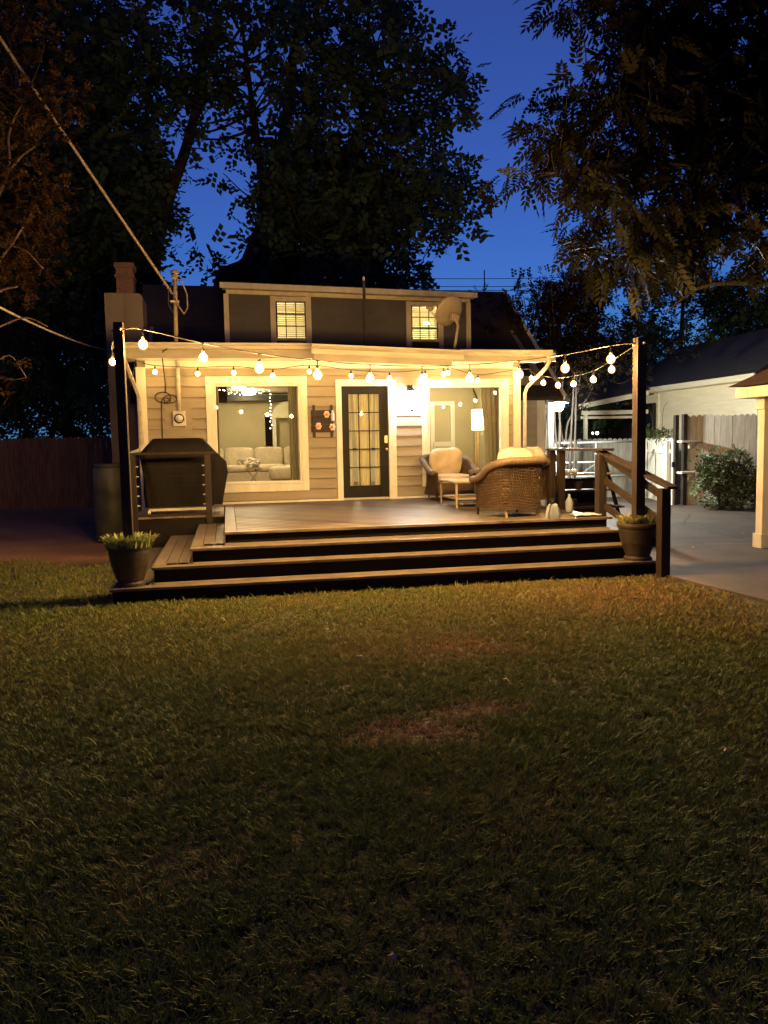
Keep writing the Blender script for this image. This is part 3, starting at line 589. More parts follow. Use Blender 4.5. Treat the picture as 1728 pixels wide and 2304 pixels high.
# wall decoration
wd = thing('wall_sign', (1.72,-.05,1.8), 'dark wooden wall rack with three red flower jars between window and door', 'wall decor')
mb = MB()
for k in range(3): mb.box(1.515,-.055,1.88+k*.135,1.925,-.03,1.88+k*.135+.13)
mb.build('board', m_pallet, wd, bevel=.003)
mb = MB()
for x in (1.54,1.86): mb.box(x,-.078,1.79,x+.05,-.056,2.37)
mb.build('strap', m_pallet, wd, bevel=.004)
for (x, z) in ((1.795,2.20),(1.64,1.99),(1.89,1.97)):
    mb = MB()
    for k in range(6):
        a = k*PI/3; mb.sphere((x+.034*math.cos(a),-.10,z+.042*math.sin(a)),.026,8,1,.6,1)
    f = mb.build('flower', m_pink, wd, smooth=True); MB().sphere((x,-.118,z),.032,10,1,.6,1).build('flower_centre', m_red, f, smooth=True)
mb = MB(); mb.lathe([(.028,0),(.034,.02),(.034,.12),(.018,.15),(.018,.19)], (1.90,-.10,2.08), 12); mb.build('bottle', m_white, wd, smooth=True)

# sconce
sn = thing('wall_lantern', (3.36,-.03,2.3), 'very bright white lantern on the siding between door and right window', 'wall lamp')
mb = MB(); mb.box(3.31,-.055,2.42,3.41,-.027,2.72); mb.tube([(3.36,-.05,2.62),(3.36,-.12,2.70),(3.36,-.19,2.68)], .012, 8); mb.build('bracket', m_iron, sn)
MB().lathe([(.012,.10),(.02,.06),(.06,.03),(.10,0)], (3.36,-.19,2.60), 12).build('cap', m_iron, sn); MB().lathe([(.05,0),(.03,-.03),(.008,-.05)], (3.36,-.19,2.27), 12).build('finial', m_iron, sn)
mb = MB(); mb.lathe([(.045,0),(.085,.06),(.088,.20),(.07,.31)], (3.36,-.19,2.28), 16); mb.build('lantern_glass', e_scon, sn, smooth=True)

# satellite dish
ds = thing('satellite_dish', (4.28,.3,3.42), 'grey satellite dish on a bent pole in front of the right dormer window', 'satellite dish')
mb = MB(); nr, na = 6, 28; nv = Vector((-.46,.74,.48)).normalized(); aU = Vector((0,0,1)); aU = (aU-nv*aU.dot(nv)).normalized(); aR = nv.cross(aU)
c0 = Vector((4.27,.3,4.11))
for side in (0, .015):
    for i in range(nr+1):
        r = i/nr
        for k in range(na):
            a = 2*PI*k/na; mb.v.append(tuple(c0 + aR*(.34*r*math.cos(a)) + aU*(.30*r*math.sin(a)) + nv*(.07*r*r - side)))
for sft in (0, (nr+1)*na):
    for i in range(nr):
        for k in range(na): k2 = (k+1) % na; mb.f.append((sft+i*na+k, sft+i*na+k2, sft+(i+1)*na+k2, sft+(i+1)*na+k))
for k in range(na): k2 = (k+1) % na; mb.f.append((nr*na+k, nr*na+k2, (2*nr+1)*na+k2, (2*nr+1)*na+k))
mb.build('reflector', m_dish, ds, smooth=True)
mb = MB(); mb.tube([(4.32,.3,3.40),(4.34,.27,3.55),(4.37,.20,3.85),(4.31,.22,4.0)], .026, 10); mb.bar((4.24,.22,4.02),(4.40,.30,3.98),.07,.13); mb.build('mount_pole', m_dish, ds)
mb = MB(); mb.tube([(4.20,.25,3.86),(4.02,.40,3.98),(3.92,.42,4.12)], .012, 8); mb.build('feed_arm', m_dish, ds)
mb = MB(); mb.sphere((3.90,.40,4.19),.06,12); mb.sphere((3.84,.40,4.21),.04,10); mb.build('receiver', m_dish, ds, smooth=True)
MB().box(4.24,.2,3.375,4.42,.42,3.415).build('foot_plate', m_dish, ds)

# ------------------------------------------------------------------ deck
deck = thing('deck', (2.4,-2.5,0), 'dark stained timber deck with three wide wrap around steps', 'deck')
XL, XR = -.06, 4.88; ST = [(XL,-4.72,.63),(-.45,-5.10,.499),(-.86,-5.36,.341),(-1.27,-5.66,.172)]
YB = -2.2
def clipboards(x0, y0, x1, y1, z0, z1, ang, wid=.134, gap=.013):
    """diagonal boards clipped to a rectangle"""
    bm = bmesh.new(); cx, cy = (x0+x1)/2, (y0+y1)/2; Lh = math.hypot(x1-x0, y1-y0)/2+.3
    n = int(Lh/(wid+gap))+1
    for k in range(-n, n+1):
        q = k*(wid+gap); ca, sa = math.cos(ang), math.sin(ang)
        vs = []
        for (u, v) in ((-Lh,q),(Lh,q),(Lh,q+wid),(-Lh,q+wid)):
            vs.append((cx+u*ca-v*sa, cy+u*sa+v*ca))
        b = [bm.verts.new((p[0],p[1],z0)) for p in vs]+[bm.verts.new((p[0],p[1],z1)) for p in vs]
        for f in ((3,2,1,0),(4,5,6,7),(0,1,5,4),(1,2,6,5),(2,3,7,6),(3,0,4,7)): bm.faces.new([b[i] for i in f])
    for (c, nn) in (((x0,0,0),(-1,0,0)),((x1,0,0),(1,0,0)),((0,y0,0),(0,-1,0)),((0,y1,0),(0,1,0))):
        r = bmesh.ops.bisect_plane(bm, geom=bm.verts[:]+bm.edges[:]+bm.faces[:], plane_co=c, plane_no=nn, clear_outer=True)
        ed = [e for e in r['geom_cut'] if isinstance(e, bmesh.types.BMEdge)]
        if ed: bmesh.ops.edgeloop_fill(bm, edges=ed)
    me = bpy.data.meshes.new('t'); bm.to_mesh(me); bm.free()
    o = MB(); o.v = [tuple(v.co) for v in me.vertices]; o.f = [tuple(p.vertices) for p in me.polygons]; return o
bd = clipboards(XL+.15,-4.72+.15,XR,-.03,.600,.63,-PI/4)
bo = bd.build('deck_boards', m_deckd, deck)
_bc = ((XL+.15+XR)/2, (-4.57-.03)/2); _rr = np.random.default_rng(3).random(400)
add_rnd(bo.data, [_rr[int(math.floor((-( v.co.x+2.4-_bc[0])*math.sin(-PI/4)+(v.co.y-2.5-_bc[1])*math.cos(-PI/4))/.147+.001))+200] for v in bo.data.vertices])
_t = m_deckd.node_tree; _b = _t.nodes['Principled BSDF']; _l = _b.inputs['Base Color'].links[0].from_socket
_a = _t.nodes.new('ShaderNodeAttribute'); _a.attribute_name = 'rnd'; _m = _t.nodes.new('ShaderNodeMapRange'); _m.inputs[3].default_value = .35; _m.inputs[4].default_value = 1.15
_x = _t.nodes.new('ShaderNodeMix'); _x.data_type = 'RGBA'; _x.blend_type = 'MULTIPLY'; _x.inputs[0].default_value = 1
_t.links.new(_a.outputs['Fac'], _m.inputs[0]); _t.links.new(_l, _x.inputs[6]); _t.links.new(_m.outputs[0], _x.inputs[7]); _t.links.new(_x.outputs[2], _b.inputs['Base Color'])
mb = MB(); mb.box(XL,-4.72,.600,XR+.1,-4.576,.631); mb.box(XL,-4.572,.600,XL+.144,-.03,.631); mb.build('border_board', m_deck, deck, bevel=.004)
mb = MB(); x = -1.42
for k in range(9): mb.box(x+k*.15,YB,.60,x+k*.15+.144,-.03,.63)
mb.build('deck_boards', m_deck, deck, bevel=.003)
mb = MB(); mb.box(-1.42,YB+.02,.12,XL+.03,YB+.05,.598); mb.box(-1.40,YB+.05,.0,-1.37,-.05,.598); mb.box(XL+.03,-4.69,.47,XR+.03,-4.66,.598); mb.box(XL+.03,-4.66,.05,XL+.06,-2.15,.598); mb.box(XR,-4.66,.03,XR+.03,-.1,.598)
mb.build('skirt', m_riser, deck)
for i in (1,2,3):
    x0, y0, z = ST[i]; xp, yp, zp = ST[i-1]; xr = XR+.10 if i < 3 else XR+.22
    st = bpy.data.objects.new('step', None); COL.objects.link(st); st.parent = deck; st.location = Vector((x0,y0,0))-deck.location
    b = MB(); t = .03; nb = 2; dpt = yp-y0; bw = (dpt+.02-.006*(nb-1))/nb
    for k in range(nb): b.box(x0+(.146 if k else 0), y0+k*(bw+.006), z-t, xr, y0+k*(bw+.006)+bw, z)
    b.build('tread', m_deck, st, bevel=.004)
    b = MB(); xw = xp-x0+.03; ws = .128; k = 0; xx = x0
    while xx < x0+xw-.02:
        x2 = min(xx+ws, x0+xw); b.box(xx, y0+bw+.007, z-t, x2, YB+.01, z+(.001 if k == 0 else 0)); xx = x2+.007; k += 1
    b.build('side_tread', m_deck, st, bevel=.004)
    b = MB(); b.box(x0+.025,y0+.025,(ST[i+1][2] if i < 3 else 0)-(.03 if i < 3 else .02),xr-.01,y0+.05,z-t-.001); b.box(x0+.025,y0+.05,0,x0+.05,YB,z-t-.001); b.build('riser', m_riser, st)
# right stair railing
rl = thing('stair_railing', (4.95,-4.9,0), 'dark timber handrail sloping down the right end of the steps to a square ground post', 'railing')
MB().box(4.845,-4.60,.47,4.955,-4.47,1.46).build('post', m_post, rl, bevel=.006)
MB().box(5.01,-5.86,0,5.13,-5.74,1.06).build('post', m_post, rl, bevel=.006)
mb = MB(); mb.bar((4.925,-4.42,1.505),(5.075,-5.98,1.075),.145,.035); mb.build('handrail', m_post, rl, bevel=.005)
mb = MB()
for (za, zb, h) in ((1.42,.985,.09),(1.10,.67,.09),(.76,.36,.09)): mb.bar((4.935,-4.60,za),(5.06,-5.74,zb),.035,h)
mb.build('rail', m_post, rl, bevel=.004)
MB().box(4.84,-4.74,.30,4.99,-4.45,.47).build('post_bracket', m_riser, rl)
r2 = thing('deck_railing', (4.95,-3.6,ZD), 'short level railing with pale cap running back from the stair post behind the wicker sofa', 'railing')
MB().box(4.86,-4.66,1.50,5.03,-2.75,1.535).build('handrail', m_trim if 0 else m_post, r2, bevel=.005)
for y in (-3.15,-2.80): MB().box(4.90,y-.05,ZD,5.0,y+.05,1.499).build('post', m_post, r2, bevel=.005)
# left cable railing
r3 = thing('cable_railing', (-.8,YB,ZD), 'dark timber railing with steel cables in front of the covered grill', 'railing')
for x in (-1.37,-.29): MB().box(x-.045,YB-.02,.30,x+.045,YB+.07,1.55).build('post', m_postd, r3, bevel=.005)
MB().box(-1.44,YB-.04,1.552,-.19,YB+.10,1.585).build('handrail', m_postd, r3, bevel=.005)
mb = MB()
for k in range(5): z = .80+k*.145; mb = MB(); mb.tube([(-1.325,YB+.03,z),(-.335,YB+.03,z)], .0025, 6); mb.build('cable', m_iron, r3)
mb = MB()
for k in range(5):
    z = .80+k*.145
    for x in (-1.31,-.35): MB().tube([(x-.02,YB+.03,z),(x+.02,YB+.03,z)], .009, 8).build('cable_fitting', m_gut, r3)
MB().box(-1.325,YB,.632,-.335,YB+.06,.66).build('bottom_rail', m_postd, r3)

# covered grill
gr = thing('covered_grill', (-.75,-1.5,ZD), 'barbecue grill under a dark fitted cover behind the cable railing', 'grill')
mb = MB(); prof = [(.62,.72),(.66,.74),(.66,1.50),(.66,1.56),(.56,1.66),(.46,1.78),(.38,1.80)]
def sqring(hx, hy, z, cx, cy, n=40):
    out = []
    for k in range(n):
        a = 2*PI*k/n; c, s = math.cos(a), math.sin(a); e = .28
        out.append((cx+hx*math.copysign(abs(c)**e, c)+.012*math.sin(a*9+z*7)*(z < 1.6), cy+hy*math.copysign(abs(s)**e, s)+.012*math.cos(a*11+z*5)*(z < 1.6), z))
    return out
rings = []
for (hx, hy, z) in ((.52,.27,.74),(.53,.28,.95),(.54,.29,1.25),(.57,.30,1.50),(.57,.30,1.57),(.50,.27,1.66),(.38,.22,1.79),(.33,.17,1.80)): rings.append(sqring(hx, hy, z, -.74, -1.52))
n = 40
for r_ in rings: mb.v += r_
for i in range(len(rings)-1):
    for k in range(n): k2 = (k+1) % n; mb.f.append((i*n+k, i*n+k2, (i+1)*n+k2, (i+1)*n+k))
mb.f.append(tuple((len(rings)-1)*n+k for k in range(n)))
mb.build('cover', m_cover, gr, smooth=True)
mb = MB(); rings = []
for (hx, hy, z, cx) in ((.10,.20,.75,-.20),(.13,.22,1.0,-.18),(.20,.25,1.25,-.20),(.20,.26,1.42,-.22),(.12,.24,1.56,-.28),(.03,.2,1.60,-.34)): mb.v += sqring(hx, hy, z, cx, -1.50)
for i in range(5):
    for k in range(n): k2 = (k+1) % n; mb.f.append((i*n+k, i*n+k2, (i+1)*n+k2, (i+1)*n+k))
mb.build('side_shelf_cover', m_cover, gr, smooth=True)
mb = MB(); mb.bar((-1.2,-1.75,.70),(-.28,-1.75,.70),.04,.04)
mb.build('cart_base', m_gut, gr, bevel=.004)
for x in (-1.2,-.28):
    for y in (-1.75,-1.3):
        w_ = MB(); w_.tube([(x-.02,y,.668),(x+.02,y,.668)], .036, 14); w_.build('wheel', m_gut, gr)

# ------------------------------------------------------------------ seating
def sbox(hx, hy, hz, c=(0,0,0), e=.45, n=28, m=14, tilt=None, crown=0, wr=0):
    """soft box cushion"""
    mb = MB()
    def sp(v, e): return math.copysign(abs(v)**e, v)
    for i in range(m+1):
        p = -PI/2+PI*i/m
        for k in range(n):
            t = 2*PI*k/n
            x = hx*sp(math.cos(p), e)*sp(math.cos(t), e); y = hy*sp(math.cos(p), e)*sp(math.sin(t), e); z = hz*sp(math.sin(p), e)
            z += crown*max(0, 1-(x/hx)**2)*max(0, 1-(y/hy)**2)*(1 if z > 0 else -1)
            if wr: z += wr*math.sin(x*17+y*11)*math.sin(y*13-x*5+1); y += wr*.8*math.sin(x*23+z*19)
            v = Vector((x, y, z))
            if tilt: v = tilt @ v
            mb.v.append((v[0]+c[0], v[1]+c[1], v[2]+c[2]))
    for i in range(m):
        for k in range(n): k2 = (k+1) % n; mb.f.append((i*n+k, i*n+k2, (i+1)*n+k2, (i+1)*n+k))
    return mb
def wicker_seat(name, W, D, label, cat, loc, rz, group=None, ncush=1, backh=.76):
    t = thing(name, loc, label, cat, group, rz)
    hw, hd = W/2, D/2
    # U path: front left -> back -> front right ; the seat faces -y
    path = []
    for s in np.linspace(0, 1, 9): path.append((-hw, -hd+s*(D*.62), s*.62))
    for a in np.linspace(PI, PI/2, 7)[1:]: path.append((-hw*.60+hw*.40*math.cos(a)*1.0, hd*.24+hd*.76*math.sin(a), .62+.38*(PI-a)/(PI/2)))
    half = path[:]; path = half+[(-x, y, s) for (x, y, s) in reversed(half[:-1])]
    mb = MB(); top = []; NZ = 9
    def height(s): return .50+(backh-.50)*(.5-.5*math.cos(PI*min(1, max(0, (s-.05)/.95))))
    for th in (0, 1):
        for (x, y, s) in path:
            H = height(s)
            for j in range(NZ+1):
                q = j/NZ; z = .10+(H-.10)*q
                fl = 1.0-.10*math.sin(q*PI)*.6+.10*max(0, q-.6)/.4 + (.05 if q < .18 else 0)*(1-q/.18)
                sx = fl; px, py = x*sx, (y*fl if y > 0 else y)
                d = math.hypot(x, y); k = (.035/d if th else 0)
                mb.v.append((px*(1-k), py*(1-k), z))
                if th == 0 and j == NZ: top.append((px*1.02, py*1.02 if y > 0 else y, z))
    n = len(path)
    for th in (0, 1):
        b = th*n*(NZ+1)
        for i in range(n-1):
            for j in range(NZ): mb.f.append((b+i*(NZ+1)+j, b+(i+1)*(NZ+1)+j, b+(i+1)*(NZ+1)+j+1, b+i*(NZ+1)+j+1))
    b = n*(NZ+1)
    for i in (0, n-1):
        for j in range(NZ): mb.f.append((i*(NZ+1)+j, i*(NZ+1)+j+1, b+i*(NZ+1)+j+1, b+i*(NZ+1)+j))
    # woven strands: horizontal weavers passing in and out of upright stakes
    out = [(mb.v[i*(NZ+1)+j]) for i in range(n) for j in range(NZ+1)]
    def surf(fi, z):
        i = min(int(fi), n-2); f_ = fi-i; pts_ = []
        for k in (i, i+1):
            col = out[k*(NZ+1):(k+1)*(NZ+1)]; q = (z-col[0][2])/(col[-1][2]-col[0][2])*NZ
            if q > NZ: return None
            j = min(max(int(q), 0), NZ-1); g = q-j; pts_.append([col[j][c]+(col[j+1][c]-col[j][c])*g for c in range(3)])
        return [pts_[0][c]+(pts_[1][c]-pts_[0][c])*f_ for c in range(3)]
    z = .115; row = 0
    while z < backh:
        run = []
        for q in range((n-1)*4+1):
            p = surf(q/4, z)
            if p is None:
                if len(run) > 2: mb.tube(run, .0075, 4)
                run = []; continue
            d = math.hypot(p[0], p[1]); k = 1+(.006+.006*(1 if (q+row) % 2 else -1))/d; run.append((p[0]*k, p[1]*k, p[2]))
        if len(run) > 2: mb.tube(run, .0075, 4)
        z += .021; row += 1
    mb.build('wicker_shell', m_wick, t, local=True, smooth=True)
    rr = [(.055 if 2 < i < len(top)-3 else .05) for i in range(len(top))]
    f0 = (top[0][0], top[0][1]-.05, top[0][2]-.015); f1 = (top[-1][0], top[-1][1]-.05, top[-1][2]-.015)
    MB().tube([f0]+top+[f1], [.052]+rr+[.052], 12).build('arm_roll', m_wickg, t, local=True, smooth=True)
    MB().box(-hw+.03,-hd+.01,.12,hw-.03,-hd+.05,.30).build('apron', m_wick, t, local=True, bevel=.01)
    for sx in (-1, 1):
        MB().tube([(sx*(hw-.02),-hd-.0,0),(sx*(hw-.02),-hd-.0,.50)], [.02,.03], 10).build('leg', m_post, t, local=True)
        MB().tube([(sx*(hw*.72),hd*.86,0),(sx*(hw*.72),hd*.86,.14)], [.018,.026], 10).build('leg', m_tablew, t, local=True)
    cw = (W-.14)/ncush
    for k in range(ncush):
        cx = -W/2+.07+cw*(k+.5)
        sbox(cw/2-.005, hd-.09, .075, (cx,-.05,.375), .35, crown=.02, wr=.004).build('seat_cushion', m_cush, t, local=True, smooth=True)
        T = Matrix.Rotation(R(-72), 3, 'X')
        sbox(cw/2-.01, .27, .09, (cx,hd-.19,.66), .5, tilt=T, crown=.05, wr=.012).build('back_cushion', m_cush, t, local=True, smooth=True)
    return t
wicker_seat('wicker_armchair', .78, .74, 'wicker armchair with pale back cushion facing the lawn, against the house wall', 'armchair', (3.92,-.62,ZD), R(4), 'wicker armchairs on the deck')
wicker_seat('wicker_armchair', .68, .72, 'brown wicker armchair seen from behind near the deck edge, dark rolled arms', 'armchair', (3.85,-3.93,ZD), R(190), 'wicker armchairs on the deck')
wicker_seat('wicker_loveseat', 1.40, .80, 'wicker loveseat with puffy tan cushions along the right side of the deck', 'loveseat', (4.62,-2.05,ZD), R(-84), ncush=2)
tb = thing('coffee_table', (3.78,-2.15,ZD), 'small pale outdoor coffee table with lower shelf among the wicker seats', 'table')
for x in (3.47,4.06):
    for y in (-2.60,-1.72): MB().tube([(x,y,ZD),(x,y,1.02)], [.016,.023], 10).build('leg', m_tablew, tb)
mb = MB(); mb.prism([(3.42+.06,-2.68),(4.12-.06,-2.68),(4.12,-2.62),(4.12,-1.70),(4.06,-1.64),(3.48,-1.64),(3.42,-1.70),(3.42,-2.62)], 1.02, 1.05); mb.build('table_top', m_tablew, tb, bevel=.008)
MB().box(3.47,-2.60,.76,4.06,-1.72,.785).build('shelf', m_tablew, tb, bevel=.005)
# small things on the deck
bag = thing('cloth_bag', (4.19,-4.60,ZD), 'white cloth bag standing at the front deck edge right of the armchair', 'bag')
mb = MB(); mb.v += sqring(.085,.045,ZD,4.19,-4.60,24)+sqring(.09,.05,ZD+.05,4.19,-4.60,24)+sqring(.07,.04,ZD+.13,4.185,-4.60,24)+sqring(.04,.025,ZD+.19,4.19,-4.60,24)
for i in range(3):
    for k in range(24): k2 = (k+1) % 24; mb.f.append((i*24+k, i*24+k2, (i+1)*24+k2, (i+1)*24+k))
mb.f.append(tuple(72+k for k in range(24))); mb.build('bag_body', m_whited, bag, smooth=True)
mb = MB(); mb.tube([(4.15,-4.60,ZD+.17),(4.16,-4.61,ZD+.25),(4.20,-4.61,ZD+.26),(4.225,-4.60,ZD+.17)], .009, 6); mb.sphere((4.18,-4.60,ZD+.215),.03,10); mb.build('strap', m_iron, bag)
m_cloth = mat('grey_towel', (.42,.43,.5), (.34,.35,.42), 10, .95, bump=.4)
tw = MB(); gx = 9
for i in range(gx):
    for j in range(gx):
        u, v = i/(gx-1), j/(gx-1); tw.v.append((4.50+.36*u+.06*v, -4.62+.30*v-.03*u, ZD+.012+.012*abs(math.sin(7*u+3*v))))
for i in range(gx-1):
    for j in range(gx-1): tw.f.append((i*gx+j, (i+1)*gx+j, (i+1)*gx+j+1, i*gx+j+1))
o = tw.build('towel', m_cloth, smooth=True, origin=(4.6,-4.5,ZD)); o.modifiers.new('s', 'SOLIDIFY').thickness = .012
tag(o, 'folded grey towel lying on the deck corner beside the stair post', 'towel')
jg = MB(); jg.lathe([(.05,0),(.055,.02),(.055,.15),(.03,.20),(.018,.22),(.018,.26)], (4.74,-3.9,ZD), 16)
tag(jg.build('plastic_jug', m_whited, smooth=True, origin=(4.74,-3.9,ZD)), 'white plastic jug behind the corner stair post', 'jug')
# tiered plant stand beyond the railing
ps = thing('plant_stand', (6.35,-1.2,0), 'dark tiered stand with wooden shelves seen through the deck railing', 'plant stand')
for k, z in enumerate((.45,.74,1.02)): MB().box(5.75,-1.6+k*.22,z,6.85,-1.25+k*.22,z+.035).build('shelf', m_tablew if k == 2 else m_post, ps, bevel=.004)
mb = MB()
for x in (5.78,6.82): mb.bar((x,-1.6,.03),(x,-.85,1.35),.05,.05); mb.bar((x,-.85,.03),(x,-.85,1.35),.05,.05)
mb.build('side_frame', m_riser, ps)
mb = MB(); mb.box(5.75,-.84,.05,6.85,-.81,.95); mb.build('back_panel', m_riser, ps)
for (x, y, z, lb) in ((5.95,-1.42,.487,'small dark plant pot on the lowest shelf of the stand'),(6.15,-1.22,.777,'small dark plant pot on the middle shelf, left'),(6.5,-1.22,.777,'small dark plant pot on the middle shelf, right')):
    o = MB().lathe([(.05,0),(.075,.12),(.08,.13)], (x,y,z), 14).build('plant_pot', m_pot, origin=(x,y,z)); tag(o, lb, 'plant pot', 'pots on the tiered stand')
sh = thing('sneakers', (6.1,-.95,1.057), 'pair of white sneakers on the top shelf of the stand', 'shoes')
for dx in (0,.13): sbox(.045,.11,.035,(6.05+dx,-.98,1.09),.6).build('shoe', m_white, sh, smooth=True)

# ------------------------------------------------------------------ planters and light posts
def grassy(name, c, r, n, hgt, m, label, cat, yellow=0, spread=.9, seed=1):
    rg = np.random.default_rng(seed); V = []; F = []; val = []
    for i in range(n):
        a = rg.uniform(0, 2*PI); q = r*math.sqrt(rg.random()); b = Vector((c[0]+q*math.cos(a), c[1]+q*math.sin(a), c[2]))
        if abs(b.x-c[0]) < .055 and abs(b.y-c[1]) < .055: continue
        out = Vector((math.cos(a)+rg.normal(0,.4), math.sin(a)+rg.normal(0,.4), 0)); out.normalize(); ln = hgt*rg.uniform(.5,1.1); wd = .011*rg.uniform(.7,1.5)
        sd = Vector((-out.y, out.x, 0))*wd; lean = spread*rg.uniform(.1,1)
        p1 = b+out*ln*lean*.4+Vector((0,0,ln*.6)); p2 = b+out*ln*lean+Vector((0,0,ln*(1-.3*lean)))
        k = len(V); V += [b-sd, b+sd, p1+sd*1.2, p1-sd*1.2, p2]; F += [(k,k+1,k+2,k+3),(k+3,k+2,k+4)]; val += [rg.random()]*5
    me = bpy.data.meshes.new(name); me.from_pydata([tuple(Vector(v)-Vector(c)) for v in V], [], F); add_rnd(me, val); me.materials.append(m)
    o = bpy.data.objects.new(name, me); COL.objects.link(o); o.location = c; tag(o, label, cat); return o
m_succ = leafmat('succulent_leaf', (.13,.18,.07), (.26,.27,.13), .15); m_succ2 = leafmat('dry_plant_leaf', (.34,.27,.13), (.22,.25,.09), .15)
def pot(c, rt, rb, z0, z1, label):
    p = thing('planter_pot', (c[0],c[1],z0), label, 'planter', 'dark round planters holding the light posts')
    h = z1-z0
    MB().lathe([(rb*1.08,0),(rb*1.08,.03),(rb*.92,.05),(rb*1.02,.09),(rb+(rt-rb)*.45,h*.45),(rb+(rt-rb)*.52,h*.47),(rt*.93,h*.80),(rt*.93,h*.86),(rt,h*.88),(rt*1.02,h*.94),(rt,h),(rt*.88,h),(rt*.86,h-.05)], (c[0],c[1],z0), 40, cap=True).build('pot_body', m_pot, p, smooth=False)
    MB().lathe([(rt*.87,0),(.01,.008)], (c[0],c[1],z1-.045), 24).build('soil', m_soil, p)
PL = (-1.075,-5.43); PR = (4.925,-5.47)
pot(PL,.235,.15,.173,.63,'dark round planter at the left corner of the bottom step')
pot(PR,.25,.155,.173,.63,'dark round planter at the right end of the bottom step by the railing')
grassy('planter_plant', (PL[0],PL[1],.60), .25, 520, .15, m_succ, 'spiky green plant spilling round the left light post', 'plant', seed=3)
grassy('planter_plant', (PR[0]+.10,PR[1],.60), .17, 260, .15, m_succ, 'leafy green plant on the right half of the right planter', 'plant', seed=4)
grassy('planter_plant', (PR[0]-.12,PR[1]-.02,.60), .13, 200, .15, m_succ2, 'dry yellowish plant on the left half of the right planter', 'plant', seed=5)
def lpost(c, ztop, label, s=.05):
    t = thing('light_post', (c[0],c[1],.58), label, 'post', 'dark posts holding the string lights')
    MB().box(c[0]-s,c[1]-s,.56,c[0]+s,c[1]+s,ztop).build('post_shaft', m_post, t, bevel=.006)
    mb = MB(); mb.tube([(c[0]+.02,c[1]-s-.02,ztop-.07),(c[0]+.02,c[1]-s,ztop-.07)], .014, 8); mb.tube([(c[0]-s-.03,c[1],ztop-.09),(c[0]-s,c[1],ztop-.09)], .012, 8); mb.build('hook', m_gut, t)
lpost(PL, 2.985, 'tall dark square post standing in the left planter', .05)
lpost(PR, 2.865, 'tall brown square post standing in the right planter', .06)

# ------------------------------------------------------------------ string lights
def strand(name, loc, label, cablepts, bulbs, em, r, hang=.10, group='strings of globe lights'):
    t = thing(name, loc, label, 'string lights', group)
    MB().tube(cablepts, .0065, 6).build('cable', m_rubber, t, smooth=True)
    for (x, y, z) in bulbs:
        o = MB().sphere((0,0,0), r, 24, 1, 1, 1.08).build('bulb', m_globe, t, local=True, smooth=True); o.location = Vector((x,y,z))-t.location
        MB().sphere((0,0,0), r*.70, 18, 1, 1, 1.1).build('filament', em, o, local=True, smooth=True)
        so = MB(); so.tube([(0,0,r*.85),(0,0,r+.045)], [.016,.019], 8); so.tube([(0,0,r+.04),(0,0,hang)], .007, 6)
        s = so.build('socket', m_rubber, None, smooth=True); s.parent = o
    return t
def spline(pts, n=8):
    out = []
    P = [np.array(p, float) for p in pts]; P = [2*P[0]-P[1]]+P+[2*P[-1]-P[-2]]
    for i in range(1, len(P)-2):
        for t in np.linspace(0, 1, n, endpoint=False):
            a, b, c, d = P[i-1:i+3]; out.append(tuple(.5*((2*b)+(-a+c)*t+(2*a-5*b+4*c-d)*t*t+(-a+3*b-3*c+d)*t**3)))
    out.append(tuple(P[-2])); return out
fb = [(-.833,2.755),(-.212,2.614),(.386,2.503),(1.024,2.429),(1.62,2.382),(2.222,2.365),(2.791,2.384),(3.392,2.429),(3.967,2.502),(4.55,2.609)]
fb = [(x,-5.43-.01*(x+1)/6*4,z) for x, z in fb]
strand('string_lights', (-1.0,-5.43,2.9), 'long sagging strand of ten large globe bulbs between the two posts', spline([(PL[0]+.05,-5.44,2.915)]+[(x,y,z+.16) for x, y, z in fb[::1]]+[(PR[0]-.06,-5.48,2.80)]), fb, e_front, .055, .16)
wb = [(-1.139,2.936),(-.437,2.905),(.169,2.919),(.837,2.872),(1.475,2.941),(2.217,2.862),(2.914,2.821),(3.577,2.859),(3.92,2.89),(4.004,2.914),(4.57,2.776),(5.30,2.86)]
wb = [(x,-.35,z) for x, z in wb]
strand('string_lights', (-1.4,-.35,3.1), 'scalloped strand of globe bulbs running along under the house eave', spline([(-1.45,-.38,3.13)]+[(x,y,z+.11) for x, y, z in wb]+[(5.6,-.33,2.99)]), wb, e_wall, .045, .11)
lb = [(5.58,-.44,2.80),(5.48,-1.23,2.66),(5.35,-2.14,2.55),(5.25,-2.94,2.51),(5.12,-3.86,2.50),(5.03,-4.57,2.57)]
strand('string_lights', (5.6,-.33,3.0), 'short strand of globe bulbs from the house corner out to the right post', spline([(5.6,-.33,2.99)]+[(x,y,z+.12) for x, y, z in lb]+[(PR[0],-5.41,2.79)]), lb, e_leg, .048, .12)
l2 = [(-1.26,-4.6,2.66),(-1.32,-3.0,2.55),(-1.38,-1.6,2.62)]
strand('string_lights', (PL[0],-5.38,2.9), 'strand with a few bulbs from the left post back to the house corner', spline([(PL[0]-.03,-5.38,2.88)]+[(x,y,z+.12) for x, y, z in l2]+[(-1.45,-.38,3.13)]), l2[:1], e_wall, .046, .12)

